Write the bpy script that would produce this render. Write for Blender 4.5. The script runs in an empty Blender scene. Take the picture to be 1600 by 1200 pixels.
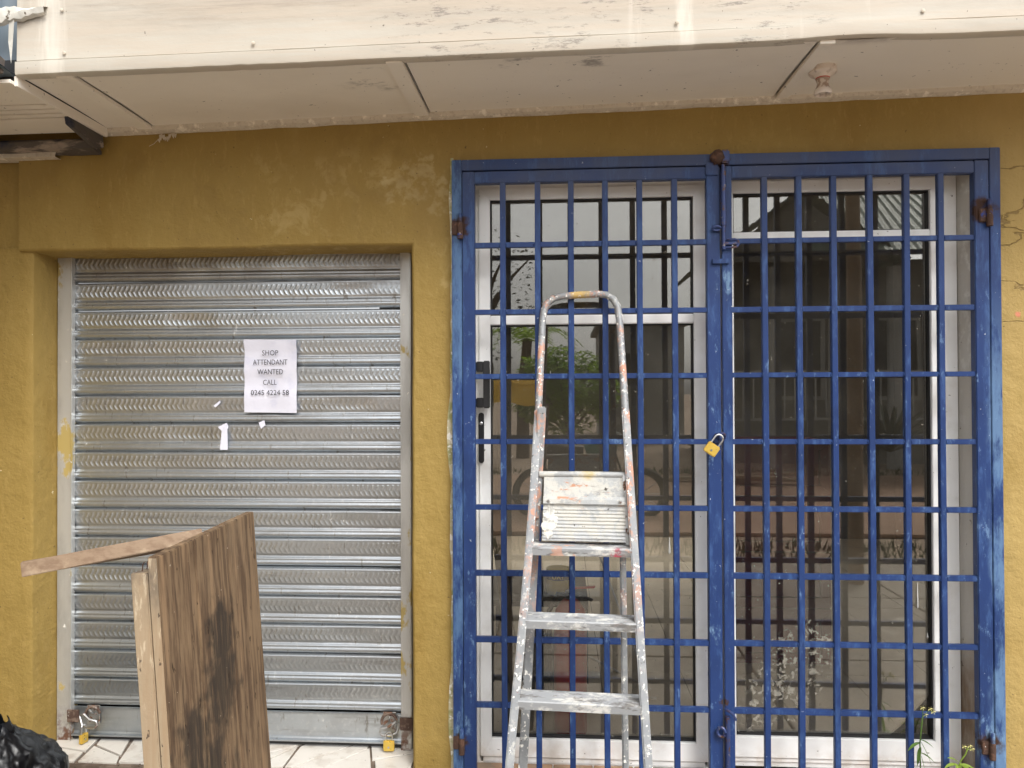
import bpy, bmesh, math, random
from math import sin, cos, pi, radians as R
from mathutils import Vector as V, Matrix, noise
random.seed(7)
S = bpy.context.scene
C = S.collection

# ------------------------------------------------------------------ camera, sky, sun, exposure
cam = bpy.data.objects.new('camera', bpy.data.cameras.new('camera'))
C.objects.link(cam); S.camera = cam
cam.data.sensor_width = 36; cam.data.lens = 27.0; cam.data.clip_start = .05; cam.data.clip_end = 600
yaw, pitch, roll = .06480511, .0102038, -.00378189
f = V((-sin(yaw)*cos(pitch), cos(yaw)*cos(pitch), sin(pitch)))
r0 = V((cos(yaw), sin(yaw), 0)); u0 = r0.cross(f)
r = r0*cos(roll)+u0*sin(roll); u = -r0*sin(roll)+u0*cos(roll)
cam.matrix_world = Matrix(((r.x, u.x, -f.x, 0), (r.y, u.y, -f.y, -2.8), (r.z, u.z, -f.z, 0), (0, 0, 0, 1)))

SUN_EL, SUN_ROT = R(48), R(148)
W = bpy.data.worlds.new('World'); S.world = W; W.use_nodes = True
nt = W.node_tree; nt.nodes.clear()
out = nt.nodes.new('ShaderNodeOutputWorld'); bg = nt.nodes.new('ShaderNodeBackground')
sky = nt.nodes.new('ShaderNodeTexSky'); sky.sky_type = 'NISHITA'; sky.sun_disc = False
sky.sun_elevation = SUN_EL; sky.sun_rotation = SUN_ROT; sky.dust_density = 4; sky.air_density = 1.0; sky.ozone_density = 1
hs = nt.nodes.new('ShaderNodeHueSaturation'); hs.inputs['Saturation'].default_value = .12; hs.inputs['Value'].default_value = 1.5
tc = nt.nodes.new('ShaderNodeTexCoord'); mp = nt.nodes.new('ShaderNodeMapping'); mp.inputs['Scale'].default_value = (1, 1, 2.5)
ns = nt.nodes.new('ShaderNodeTexNoise'); ns.inputs['Scale'].default_value = 2.2; ns.inputs['Detail'].default_value = 7
mr = nt.nodes.new('ShaderNodeMapRange'); mr.inputs['From Min'].default_value = .3; mr.inputs['From Max'].default_value = .7
mr.inputs['To Min'].default_value = .78; mr.inputs['To Max'].default_value = 1.15
mx = nt.nodes.new('ShaderNodeMix'); mx.data_type = 'RGBA'; mx.blend_type = 'MULTIPLY'; mx.inputs[0].default_value = 1
L = nt.links.new
L(tc.outputs['Generated'], mp.inputs[0]); L(mp.outputs[0], ns.inputs['Vector']); L(ns.outputs[0], mr.inputs[0])
L(sky.outputs[0], hs.inputs['Color']); L(hs.outputs[0], mx.inputs[6]); L(mr.outputs[0], mx.inputs[7])
L(mx.outputs[2], bg.inputs[0]); bg.inputs[1].default_value = .15; L(bg.outputs[0], out.inputs[0])

sun = bpy.data.objects.new('sun', bpy.data.lights.new('sun', 'SUN')); C.objects.link(sun)
sun.data.energy = 1.5; sun.data.angle = R(24); sun.data.color = (1, .965, .91)
sd = V((sin(SUN_ROT)*cos(SUN_EL), cos(SUN_ROT)*cos(SUN_EL), sin(SUN_EL)))
sun.rotation_euler = sd.to_track_quat('Z', 'Y').to_euler()
S.view_settings.view_transform = 'Standard'; S.view_settings.look = 'None'
S.view_settings.gamma = 1; S.view_settings.use_curve_mapping = False
S.view_settings.exposure = 0.35

# ------------------------------------------------------------------ materials
def _tex(nt, layer, pos):
    m = nt.nodes.new('ShaderNodeMapping'); nt.links.new(pos, m.inputs[0])
    m.inputs['Scale'].default_value = layer.get('st', (1, 1, 1)); m.inputs['Location'].default_value = layer.get('off', (0, 0, 0))
    m.inputs['Rotation'].default_value = layer.get('rot', (0, 0, 0))
    v = m.outputs[0]
    if layer.get('warp'):
        n = nt.nodes.new('ShaderNodeTexNoise'); n.inputs['Scale'].default_value = layer.get('ws', 6); n.inputs['Detail'].default_value = 4
        nt.links.new(v, n.inputs['Vector'])
        a = nt.nodes.new('ShaderNodeVectorMath'); a.operation = 'MULTIPLY_ADD'
        nt.links.new(n.outputs['Color'], a.inputs[0]); a.inputs[1].default_value = (layer['warp'],)*3; nt.links.new(v, a.inputs[2]); v = a.outputs[0]
    t = layer.get('t', 'noise')
    if t == 'noise':
        n = nt.nodes.new('ShaderNodeTexNoise'); n.inputs['Scale'].default_value = layer['s']; n.inputs['Detail'].default_value = layer.get('d', 5)
        n.inputs['Roughness'].default_value = layer.get('rg', .6); o = n.outputs[0]
    elif t == 'wave':
        n = nt.nodes.new('ShaderNodeTexWave'); n.inputs['Scale'].default_value = layer['s']; n.inputs['Distortion'].default_value = layer.get('dist', 3)
        n.inputs['Detail'].default_value = 3; n.bands_direction = layer.get('dir', 'Y'); o = n.outputs[1]
    elif t == 'crack':
        n = nt.nodes.new('ShaderNodeTexVoronoi'); n.feature = 'DISTANCE_TO_EDGE'; n.inputs['Scale'].default_value = layer['s']; o = n.outputs[0]
    elif t == 'spots':
        n = nt.nodes.new('ShaderNodeTexVoronoi'); n.inputs['Scale'].default_value = layer['s']; n.inputs['Randomness'].default_value = 1; o = n.outputs['Distance']
    elif t == 'one':
        n = nt.nodes.new('ShaderNodeValue'); n.outputs[0].default_value = 1; o = n.outputs[0]
    nt.links.new(v, n.inputs['Vector']) if 'Vector' in n.inputs else None
    return o
def _mul(nt, a, b, op='MULTIPLY'):
    m = nt.nodes.new('ShaderNodeMath'); m.operation = op; nt.links.new(a, m.inputs[0])
    if isinstance(b, (int, float)): m.inputs[1].default_value = b
    else: nt.links.new(b, m.inputs[1])
    return m.outputs[0]
def _range(nt, x, lo, hi, smooth=True):
    m = nt.nodes.new('ShaderNodeMapRange'); m.interpolation_type = 'SMOOTHSTEP' if smooth else 'LINEAR'
    if lo > hi:
        m.inputs[1].default_value = hi; m.inputs[2].default_value = lo; m.inputs[3].default_value = 1; m.inputs[4].default_value = 0
    else:
        m.inputs[1].default_value = lo; m.inputs[2].default_value = hi
    nt.links.new(x, m.inputs[0]); return m.outputs[0]
def mask(nt, layer, pos):
    o = _tex(nt, layer, pos)
    o = _range(nt, o, layer.get('lo', .45), layer.get('hi', .55)) if layer.get('t') != 'one' else o
    if any(k in layer for k in ('xr', 'zr', 'yr')):
        sp = nt.nodes.new('ShaderNodeSeparateXYZ'); nt.links.new(pos, sp.inputs[0])
        for k, i in (('xr', 0), ('yr', 1), ('zr', 2)):
            if k in layer:
                src = sp.outputs[i]
                if layer.get('jit'):
                    n = nt.nodes.new('ShaderNodeTexNoise'); n.inputs['Scale'].default_value = layer.get('js', 5); nt.links.new(pos, n.inputs['Vector']); n.inputs['Detail'].default_value = 5
                    src = _mul(nt, src, _mul(nt, _mul(nt, n.outputs[0], -.5, 'ADD'), layer['jit']), 'ADD')
                o = _mul(nt, o, _range(nt, src, *layer[k]))
    if 'spot' in layer:
        tot = None
        for (x, y, z, rr) in layer['spot']:
            d = nt.nodes.new('ShaderNodeVectorMath'); d.operation = 'DISTANCE'; nt.links.new(pos, d.inputs[0]); d.inputs[1].default_value = (x, y, z)
            dd = d.outputs['Value']
            if layer.get('sj', .5):
                n = nt.nodes.new('ShaderNodeTexNoise'); n.inputs['Scale'].default_value = 2.2/rr; n.inputs['Detail'].default_value = 5; nt.links.new(pos, n.inputs['Vector'])
                dd = _mul(nt, dd, _mul(nt, _mul(nt, n.outputs[0], -.5, 'ADD'), rr*layer.get('sj', .5)*3), 'ADD')
            g = _range(nt, dd, rr, rr*layer.get('core', .4))
            tot = g if tot is None else _mul(nt, tot, g, 'MAXIMUM')
        o = _mul(nt, o, tot)
    return _mul(nt, o, layer.get('fac', 1.0))
def pmat(name, base, rough=.6, metal=0., layers=(), bumps=(), spec=.5, coat=0, rvar=0, rs=8):
    m = bpy.data.materials.new(name); m.use_nodes = True; nt = m.node_tree
    b = nt.nodes['Principled BSDF']
    g = nt.nodes.new('ShaderNodeNewGeometry'); pos = g.outputs['Position']
    def mix(fac, a, c):
        x = nt.nodes.new('ShaderNodeMix'); x.data_type = 'RGBA'; nt.links.new(fac, x.inputs[0])
        if isinstance(a, tuple): x.inputs[6].default_value = a
        else: nt.links.new(a, x.inputs[6])
        x.inputs[7].default_value = c; return x.outputs[2]
    col = (*base, 1); ro = None; me = None
    b.inputs['Roughness'].default_value = rough; b.inputs['Metallic'].default_value = metal
    b.inputs['Specular IOR Level'].default_value = spec; b.inputs['Coat Weight'].default_value = coat
    for ly in layers:
        k = mask(nt, ly, pos); col = mix(k, col, (*ly['c'], 1))
        for key, sock, start in (('r', 'Roughness', rough), ('m', 'Metallic', metal)):
            if key in ly:
                x = nt.nodes.new('ShaderNodeMix'); nt.links.new(k, x.inputs[0]); prev = ro if key == 'r' else me
                if prev is None: x.inputs[2].default_value = start
                else: nt.links.new(prev, x.inputs[2])
                x.inputs[3].default_value = ly[key]
                if key == 'r': ro = x.outputs[0]
                else: me = x.outputs[0]
    if isinstance(col, tuple): b.inputs['Base Color'].default_value = col
    else: nt.links.new(col, b.inputs['Base Color'])
    if rvar and ro is None:
        o = _tex(nt, dict(s=rs, d=6), pos); x = nt.nodes.new('ShaderNodeMapRange'); nt.links.new(o, x.inputs[0])
        x.inputs[1].default_value = .3; x.inputs[2].default_value = .7; x.inputs[3].default_value = rough-rvar; x.inputs[4].default_value = rough+rvar; ro = x.outputs[0]
    if ro is not None: nt.links.new(ro, b.inputs['Roughness'])
    if me is not None: nt.links.new(me, b.inputs['Metallic'])
    nrm = None
    for bp in bumps:
        o = mask(nt, bp, pos) if 'lo' in bp else _tex(nt, bp, pos)
        n = nt.nodes.new('ShaderNodeBump'); n.inputs['Strength'].default_value = bp.get('str', .3); n.inputs['Distance'].default_value = bp.get('dist_m', .004)
        nt.links.new(o, n.inputs['Height'])
        if nrm is not None: nt.links.new(nrm, n.inputs['Normal'])
        nrm = n.outputs[0]
    if nrm is not None: nt.links.new(nrm, b.inputs['Normal'])
    return m
M = {}
crk = dict(t='crack', s=4.2, warp=.16, ws=9, st=(.6, 1, 1.5), lo=.016, hi=.003, spot=[(1.66, 0, .50, .34), (1.62, 0, .66, .22)], sj=.3, core=.8)
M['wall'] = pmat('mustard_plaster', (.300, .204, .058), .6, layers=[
    dict(c=(.36, .25, .078), s=1.3, lo=.45, hi=.75, fac=.55, d=8),
    dict(c=(.25, .155, .035), s=3.2, lo=.50, hi=.70, fac=.6, d=9, st=(1, 1, .6)),
    dict(c=(.42, .29, .10), s=30, lo=.52, hi=.66, fac=.35, d=8, rg=.75, st=(1, 1, .35)),
    dict(c=(.46, .33, .13), s=2, lo=.30, hi=.55, fac=.5, xr=(1.2, 1.6)),
    dict(c=(.46, .34, .14), s=9, lo=.5, hi=.64, fac=.5, d=8, warp=.3, spot=[(-.62, 0, .68, .28), (-.95, 0, .62, .35), (-.5, 0, .45, .2)], sj=.8),
    dict(c=(.48, .38, .19), s=24, lo=.42, hi=.6, fac=.6, d=8, spot=[(-.52, 0, .80, .09), (-.60, 0, .76, .07), (-.47, 0, .72, .08)], sj=.7, core=.7),
    dict(c=(.25, .165, .05), s=2.2, lo=.49, hi=.6, fac=.5, d=10, warp=.6, ws=3, zr=(.45, .62), xr=(-.2, -.5)),
    dict(c=(.21, .13, .05), s=2, lo=.3, hi=.7, fac=.2, zr=(.45, 1.0), jit=.1),  # eave shade painted in, browner towards the top
    dict(c=(.10, .065, .03), s=70, lo=.70, hi=.76, fac=.8, d=2),
    dict(c=(.75, .68, .45), s=42, lo=.735, hi=.76, fac=.8, d=3),
    dict(c=(.15, .095, .035), fac=.6, **crk),
    dict(c=(.60, .22, .13), t='one', spot=[(1.598, 0, .265, .013)], sj=.3),
    dict(c=(.24, .17, .07), s=7, lo=.5, hi=.68, fac=.6, zr=(-1.05, -1.35), jit=.3),
    ], bumps=[dict(s=3.2, str=.8, dist_m=.03, d=8, rg=.65), dict(s=14, str=.5, dist_m=.008, d=8, st=(1, 1, .45), warp=.1), dict(s=40, str=.45, dist_m=.004, d=7), dict(s=130, str=.25, dist_m=.0015), dict(str=.8, dist_m=-.004, **crk)], spec=.22, )
M['plaster_edge'] = pmat('bare_plaster_edge', (.55, .50, .34), .85, layers=[dict(c=(.30, .30, .13), s=14, lo=.45, hi=.6), dict(c=(.8, .78, .7), s=40, lo=.55, hi=.62)], bumps=[dict(s=60, str=.5)])
M['jamb'] = pmat('dirty_white_jamb', (.52, .49, .43), .8, layers=[dict(c=(.66, .64, .58), s=14, lo=.5, hi=.65, zr=(-.4, .5)), dict(c=(.20, .13, .075), s=4, lo=.3, hi=.55, zr=(-.8, -1.1), jit=.3, st=(1, 1, .4)), dict(c=(.12, .09, .06), s=30, lo=.66, hi=.7)], bumps=[dict(s=50, str=.4)])
M['fascia'] = pmat('weathered_cream_paint', (.50, .47, .405), .6, layers=[
    dict(c=(.42, .375, .31), s=1.4, lo=.40, hi=.66, fac=.7, st=(1, 1, 3), d=8),
    dict(c=(.40, .34, .27), s=2.5, lo=.30, hi=.62, fac=.75, d=9, rg=.7, st=(.6, 1, 3), zr=(1.06, 1.19), jit=.05),
    dict(c=(.50, .42, .33), s=9, lo=.40, hi=.60, fac=.5, d=9, rg=.75, st=(.25, 1, 6)),
    dict(c=(.33, .28, .23), s=5, lo=.46, hi=.68, fac=.6, st=(.5, 1, 5), d=10, rg=.75, zr=(1.05, 1.2)),
    dict(c=(.27, .23, .20), s=4, lo=.48, hi=.66, fac=.6, st=(.35, 1, 8), d=10, rg=.8, zr=(1.12, 1.24)),
    dict(c=(.74, .70, .62), s=2, lo=.60, hi=.68, fac=.5, st=(1.6, 1, .2), d=8, warp=.2),
    dict(c=(.20, .175, .15), s=24, lo=.54, hi=.62, fac=.8, st=(.35, 1, 1.6), d=8, rg=.8, spot=[(.62, -.5, 1.13, .22), (-.3, -.5, 1.12, .3), (.1, -.5, 1.2, .3)], rot=(0, .5, 0)),
    dict(c=(.08, .06, .05), s=55, lo=.70, hi=.74, fac=.8, d=3)],
    bumps=[dict(s=14, str=.3, dist_m=.006, st=(.3, 1, 1)), dict(s=90, str=.25, dist_m=.001)])
M['soffit'] = pmat('grubby_soffit_board', (.80, .745, .66), .75, layers=[
    dict(c=(.68, .62, .54), s=1.6, lo=.42, hi=.7, fac=.7, d=8, st=(.5, 1, 1)),
    dict(c=(.76, .71, .64), s=4, lo=.52, hi=.75, fac=.5, d=8),
    dict(c=(.20, .18, .165), s=14, lo=.5, hi=.64, fac=.75, d=9, rg=.75, spot=[(-.10, -.42, 1.04, .10), (.08, -.43, 1.04, .10), (-.62, -.35, 1.04, .12)], st=(.5, 1, 1)),
    dict(c=(.24, .20, .18), s=4, lo=.5, hi=.62, fac=.6, d=9, yr=(-.44, -.5), jit=.05, js=8),
    dict(c=(.10, .08, .07), s=48, lo=.69, hi=.73, fac=.8, d=3)],
    bumps=[dict(s=10, str=.25, dist_m=.004), dict(s=80, str=.25, dist_m=.001)])
M['trim'] = pmat('flaking_trim', (.58, .52, .43), .8, layers=[dict(c=(.38, .31, .24), s=70, lo=.5, hi=.66, fac=.5, d=6), dict(c=(.78, .72, .62), s=30, lo=.55, hi=.66)], bumps=[dict(s=80, str=.6, dist_m=.003)])
def bluem(nm, base, extra=()):
    return pmat(nm, base, .42, spec=.3, layers=[
        dict(c=(base[0]*.8, base[1]*.75, base[2]*.72), s=5, lo=.4, hi=.7, fac=.7),
        dict(c=(.05, .11, .27), s=26, lo=.50, hi=.64, fac=.55, d=9, rg=.75, st=(1, 1, .22), r=.6, warp=.05),
        dict(c=(.13, .22, .38), s=34, lo=.57, hi=.66, fac=.8, d=9, rg=.8, st=(1, 1, .4), r=.7, zr=(.55, .1), jit=.5),
        dict(c=(.62, .66, .72), s=85, lo=.715, hi=.74, fac=.9, d=4, r=.7),
        dict(c=(.07, .075, .10), s=3, lo=.42, hi=.62, fac=.42, zr=(.62, .8)),  # greyer blue near the top: shade under the eave, painted in
        *extra], bumps=[dict(s=30, str=.2, dist_m=.002, st=(1, 1, .3)), dict(s=160, str=.12, dist_m=.001)])
RU = dict(c=(.05, .026, .018), s=30, lo=.3, hi=.5, r=.9)
M['blue'] = bluem('gate_blue_paint', (.016, .040, .140), [
    dict(c=(.13, .23, .38), s=16, lo=.42, hi=.58, fac=.7, rg=.75, d=8, xr=(1.455, 1.49), zr=(.45, -.1), jit=.02, js=18, r=.7, st=(1, 1, .25)),
    dict(c=(.10, .19, .33), s=16, lo=.42, hi=.58, fac=.65, rg=.75, d=8, xr=(-.352, -.365), r=.7, st=(1, 1, .25)),
    dict(c=(.17, .28, .42), s=26, lo=.47, hi=.60, fac=.8, st=(1, 1, .3), d=9, rg=.75, spot=[(1.47, -.04, -1.22, .10), (.585, -.04, .39, .05), (-.37, -.04, -1.2, .05), (.535, -.04, -.86, .035), (.59, -.04, -.70, .035)], r=.7),
    dict(RU, spot=[(-.372, -.04, .60, .05), (1.463, -.04, .62, .055), (1.46, -.04, -1.22, .055), (-.375, -.04, -1.26, .04), (.565, -.04, .82, .04), (.566, -.04, -1.1, .02)])])
M['rust'] = pmat('rusty_hinge', (.060, .030, .020), .85, layers=[dict(c=(.12, .06, .038), s=60, lo=.5, hi=.65), dict(c=(.03, .05, .2), s=25, lo=.6, hi=.66), dict(c=(.55, .50, .45), s=70, lo=.7, hi=.74)], bumps=[dict(s=90, str=.7, dist_m=.003)])
M['rustplain'] = pmat('rusty_lock_plate', (.075, .042, .030), .85, layers=[dict(c=(.17, .12, .09), s=40, lo=.45, hi=.6), dict(c=(.35, .33, .30), s=30, lo=.60, hi=.66)], bumps=[dict(s=90, str=.6, dist_m=.003)])
M['bolt'] = pmat('worn_blue_bolt', (.03, .05, .15), .4, .3, layers=[dict(c=(.28, .27, .28), s=60, lo=.62, hi=.66, m=.7), dict(c=(.09, .045, .03), s=30, lo=.5, hi=.62)], bumps=[dict(s=70, str=.3)])
M['white'] = pmat('white_aluminium', (.88, .88, .87), .32, layers=[dict(c=(.60, .57, .52), s=6, lo=.5, hi=.75, fac=.5, d=7), dict(c=(.42, .29, .17), s=8, lo=.42, hi=.7, fac=.45, zr=(-1.26, -1.36), jit=.1), dict(c=(.12, .09, .07), s=60, lo=.715, hi=.74, fac=.8, d=3)])
M['seal'] = pmat('black_rubber_seal', (.012, .012, .013), .6)
M['blackplastic'] = pmat('black_handle', (.012, .012, .014), .35)
M['chrome'] = pmat('dull_chrome', (.55, .56, .57), .28, 1., bumps=[dict(s=60, str=.15)])
M['brass'] = pmat('brass_padlock', (.72, .50, .10), .35, .55, rvar=.12, rs=60)
M['galv'] = pmat('galvanised_slat', (.52, .56, .595), .31, .92, layers=[
    dict(c=(.44, .45, .46), s=2.2, lo=.4, hi=.7, fac=.7, d=8, st=(1, 1, 3), r=.42),
    dict(c=(.72, .73, .73), s=60, lo=.5, hi=.7, fac=.3, d=3, t='noise'),
    dict(c=(.22, .21, .20), s=5, lo=.52, hi=.7, fac=.6, d=9, rg=.7, st=(.4, 1, 3), r=.6),
    dict(c=(.17, .14, .12), s=3, lo=.3, hi=.6, fac=.6, zr=(.36, .52), r=.6), dict(c=(.30, .33, .35), s=2, lo=.3, hi=.6, fac=.6, xr=(-1.2, -1.95), zr=(-.2, -1.2), r=.45), dict(c=(.2, .17, .13), s=30, lo=.60, hi=.70, fac=.6, d=6, st=(1.5, 1, .4), r=.7),  # first two layers paint in lintel shade and the bluish lower-left reflection
    dict(c=(.20, .20, .20), s=14, lo=.4, hi=.7, fac=.8, xr=(-1.90, -1.97), r=.6, st=(.5, 1, 4)),
    dict(c=(.82, .82, .80), s=60, lo=.735, hi=.75, fac=.9, d=3, r=.8, m=0),
    dict(c=(.84, .85, .83), s=5, lo=.62, hi=.66, fac=.7, d=10, rg=.85, st=(6, 1, .6), r=.6, m=.1),
    dict(c=(.55, .57, .57), s=4, lo=.5, hi=.7, fac=.7, d=6, zr=(-1.15, -1.3), r=.6)],
    bumps=[dict(s=4, str=.25, dist_m=.008, st=(.5, 1, 1), d=1)])
M['guide'] = pmat('zinc_guide_rail', (.60, .60, .58), .45, .6, layers=[dict(c=(.36, .35, .33), s=6, lo=.45, hi=.65, fac=.7, d=8, st=(1, 1, .3), r=.6), dict(c=(.42, .30, .06), s=9, lo=.57, hi=.62, fac=.9, d=6, st=(1, 1, .5), m=0, r=.7), dict(c=(.7, .68, .62), s=30, lo=.66, hi=.7, m=0, r=.8), dict(c=(.12, .055, .03), s=20, lo=.4, hi=.6, zr=(-1.2, -1.36), m=0, r=.9)], bumps=[dict(s=20, str=.2)])
M['steel'] = pmat('galvanised_hasp', (.5, .5, .49), .35, 1., layers=[dict(c=(.16, .08, .045), s=40, lo=.55, hi=.62, m=0, r=.9)], bumps=[dict(s=60, str=.3)])
M['alustep'] = pmat('grimy_ribbed_tread', (.32, .33, .34), .5, .35, layers=[dict(c=(.52, .51, .48), s=20, lo=.50, hi=.58, d=10, rg=.8, r=.75, m=0, st=(.7, 1, 1)), dict(c=(.10, .09, .08), s=16, lo=.50, hi=.58, fac=.8, d=9, rg=.75, st=(.4, 1, 2), r=.8, m=0, off=(2, 8, 1)), dict(c=(.50, .26, .17), s=16, lo=.57, hi=.62, fac=.7, d=8, zr=(-.75, -.5), r=.8, m=0, off=(5, 1, 2)), dict(c=(.30, .05, .07), s=25, lo=.4, hi=.5, spot=[(.17, -.37, -.51, .025)])], bumps=[dict(s=60, str=.5, dist_m=.002, d=8)])
M['alu'] = pmat('splattered_aluminium', (.24, .25, .26), .55, .25, layers=[
    dict(c=(.33, .34, .34), s=20, lo=.45, hi=.65, fac=.7, d=8, r=.6, m=.2),
    dict(c=(.50, .49, .46), s=26, lo=.545, hi=.61, fac=.8, d=10, rg=.8, r=.75, m=0),
    dict(c=(.56, .27, .17), s=16, lo=.50, hi=.57, fac=.8, d=9, rg=.8, r=.8, m=0, off=(3, 1, 7), zr=(-.95, -.35), jit=.4, st=(1, 1, .5)),
    dict(c=(.50, .34, .12), t='one', spot=[(.063, -.05, .345, .05)], r=.7, m=0),
    dict(c=(.78, .76, .71), s=60, lo=.60, hi=.63, d=4, r=.75, m=0),
    dict(c=(.25, .04, .05), s=28, lo=.70, hi=.72, d=4, r=.75, m=0, off=(9, 2, 1)),
    dict(c=(.06, .055, .05), s=45, lo=.65, hi=.69, d=5, r=.8, m=0, off=(1, 5, 3))],
    bumps=[dict(s=60, str=.55, dist_m=.002, d=8), dict(s=18, str=.3, dist_m=.003)])
M['aluwhite'] = pmat('paint_caked_aluminium', (.36, .37, .37), .55, .2, layers=[
    dict(c=(.46, .47, .48), s=12, lo=.45, hi=.6, d=7, zr=(-.36, -.42)),
    dict(c=(.50, .49, .45), s=14, lo=.46, hi=.54, d=10, rg=.75, r=.8, m=0),
    dict(c=(.18, .16, .14), s=30, lo=.56, hi=.66, fac=.7, d=9, rg=.8, st=(.4, 1, 2)),
    dict(c=(.45, .23, .14), s=30, lo=.58, hi=.63, d=8, r=.8, m=0, zr=(-.42, -.33), st=(.4, 1, 1)),
    dict(c=(.50, .40, .20), s=7, lo=.5, hi=.6, d=4, zr=(-.30, -.28)),
    dict(c=(.07, .06, .05), s=45, lo=.67, hi=.7, d=5, off=(1, 5, 3))], bumps=[dict(s=40, str=.8, dist_m=.003, d=8)])
grain = dict(s=9, st=(6, 6, .35), d=9, rg=.65, warp=.08, ws=2)
M['wood'] = pmat('weathered_plank', (.215, .145, .085), .75, spec=.25, layers=[
    dict(c=(.085, .052, .032), lo=.40, hi=.60, fac=.9, **grain), dict(c=(.07, .045, .03), s=22, st=(3, 3, .12), lo=.60, hi=.66, fac=.8, d=6, warp=.05, ws=3), dict(c=(.26, .175, .10), s=2.2, lo=.5, hi=.7, fac=.6, d=6, st=(1.5, 1.5, .6)),
    dict(c=(.34, .22, .125), s=5, lo=.52, hi=.72, fac=.6, d=9, st=(5, 5, .3), off=(4, 4, 4)),
    dict(c=(.30, .22, .14), s=3, lo=.5, hi=.7, fac=.4, d=7, zr=(-.6, -.4), jit=.2),
    dict(c=(.030, .025, .021), s=14, lo=.30, hi=.52, fac=.82, d=8, rg=.7, st=(4, 4, .35), spot=[(-.94, -.93, -.88, .13), (-.93, -.88, -1.02, .18), (-.95, -.74, -.66, .12), (-.94, -.76, -.80, .14), (-.92, -.92, -1.25, .2)], sj=.7, core=.45),
    dict(c=(.03, .018, .01), s=38, lo=.66, hi=.70, fac=.9, d=3, st=(1, 1, .45)),
    dict(c=(.50, .42, .32), s=48, lo=.715, hi=.74, fac=.8, d=4)],
    bumps=[dict(str=.5, dist_m=.003, **grain), dict(s=14, st=(8, 8, .4), str=.35, dist_m=.002), dict(s=40, str=.2, dist_m=.002)])
M['woodpale'] = pmat('pale_plank_edge', (.34, .26, .17), .78, layers=[
    dict(c=(.30, .20, .115), lo=.45, hi=.65, fac=.6, **grain),
    dict(c=(.075, .06, .05), s=12, lo=.38, hi=.60, fac=.85, d=8, zr=(-.58, -.44), jit=.15, st=(1, 1, .4)),
    dict(c=(.07, .045, .03), s=45, lo=.66, hi=.69, fac=.9, d=4, st=(1, 1, .5)),
    dict(c=(.62, .52, .38), s=22, lo=.58, hi=.66, fac=.5, d=6, st=(2, 2, .5))], bumps=[dict(str=.4, dist_m=.002, **grain), dict(s=60, str=.3)])
gl = dict(s=9, st=(.35, 6, 6), d=9, rg=.65)
M['woodlath'] = pmat('sawn_lath', (.24, .165, .105), .75, layers=[dict(c=(.17, .105, .062), lo=.42, hi=.62, fac=.8, **gl), dict(c=(.42, .32, .21), s=16, lo=.55, hi=.7, fac=.5)], bumps=[dict(str=.5, dist_m=.002, **gl)])
M['paper'] = pmat('printed_paper', (.70, .70, .79), .75, layers=[dict(c=(.58, .59, .72), s=13, lo=.5, hi=.66, fac=.6, d=8), dict(c=(.55, .56, .66), s=32, lo=.63, hi=.68, fac=.7, d=8, xr=(-1.20, -1.235))], bumps=[dict(s=11, str=.35, dist_m=.006, d=5)])
M['ink'] = pmat('black_ink', (.015, .015, .025), .8, layers=[dict(c=(.25, .25, .32), s=60, lo=.60, hi=.7, fac=.5)])
M['tile'] = pmat('broken_white_tile', (.62, .585, .53), .4, layers=[dict(c=(.40, .34, .28), s=12, lo=.5, hi=.68, fac=.7, d=8), dict(c=(.10, .08, .06), s=60, lo=.68, hi=.72, d=3), dict(c=(.74, .72, .68), s=6, lo=.55, hi=.7, fac=.6)], bumps=[dict(s=50, str=.15)])
M['grout'] = pmat('dark_screed', (.13, .095, .07), .9, layers=[dict(c=(.22, .17, .13), s=16, lo=.45, hi=.65), dict(c=(.05, .04, .03), s=50, lo=.6, hi=.7)], bumps=[dict(s=50, str=.6)])
M['terracotta'] = pmat('sill_tile', (.36, .22, .13), .6, layers=[dict(c=(.26, .19, .13), s=14, lo=.45, hi=.6)])
M['bag'] = pmat('black_bin_liner', (.002, .002, .003), .30, spec=.35, layers=[dict(c=(.008, .010, .014), s=5, lo=.5, hi=.7)], bumps=[dict(s=7, str=.6, dist_m=.015, d=1, warp=.5, st=(1, 1, .4))])
M['porcelain'] = pmat('old_bakelite', (.68, .60, .53), .45, layers=[dict(c=(.40, .32, .25), s=40, lo=.55, hi=.66, fac=.7)])
M['brownold'] = pmat('browned_socket', (.36, .26, .20), .5, layers=[dict(c=(.60, .52, .45), s=45, lo=.5, hi=.56)])
M['red'] = pmat('red_print', (.50, .05, .03), .6)
M['leaf'] = pmat('weed_leaf', (.10, .19, .035), .5, layers=[dict(c=(.045, .10, .02), s=30, lo=.5, hi=.6)])
M['leaflight'] = pmat('weed_leaf_light', (.24, .34, .05), .5)
M['petal'] = pmat('tiny_flower', (.65, .60, .25), .6)
M['darkwood'] = pmat('charred_beam', (.085, .072, .064), .75, layers=[dict(c=(.30, .25, .21), s=9, lo=.52, hi=.6, d=8, st=(.5, 1, 2)), dict(c=(.02, .025, .05), s=5, lo=.5, hi=.6)], bumps=[dict(s=20, str=.6, dist_m=.008)])
M['zincsheet'] = pmat('blue_grey_sheet', (.13, .165, .195), .5, layers=[dict(c=(.20, .24, .27), s=7, lo=.5, hi=.65, d=6)], bumps=[dict(s=12, str=.3)])
M['dirt'] = pmat('packed_earth', (.40, .30, .22), .95, layers=[dict(c=(.46, .35, .26), s=.8, lo=.4, hi=.7), dict(c=(.24, .17, .12), s=5, lo=.5, hi=.68, d=9), dict(c=(.30, .26, .21), s=30, lo=.64, hi=.68, d=3)], bumps=[dict(s=8, str=.6, dist_m=.03), dict(s=60, str=.5, dist_m=.006)])
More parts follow.
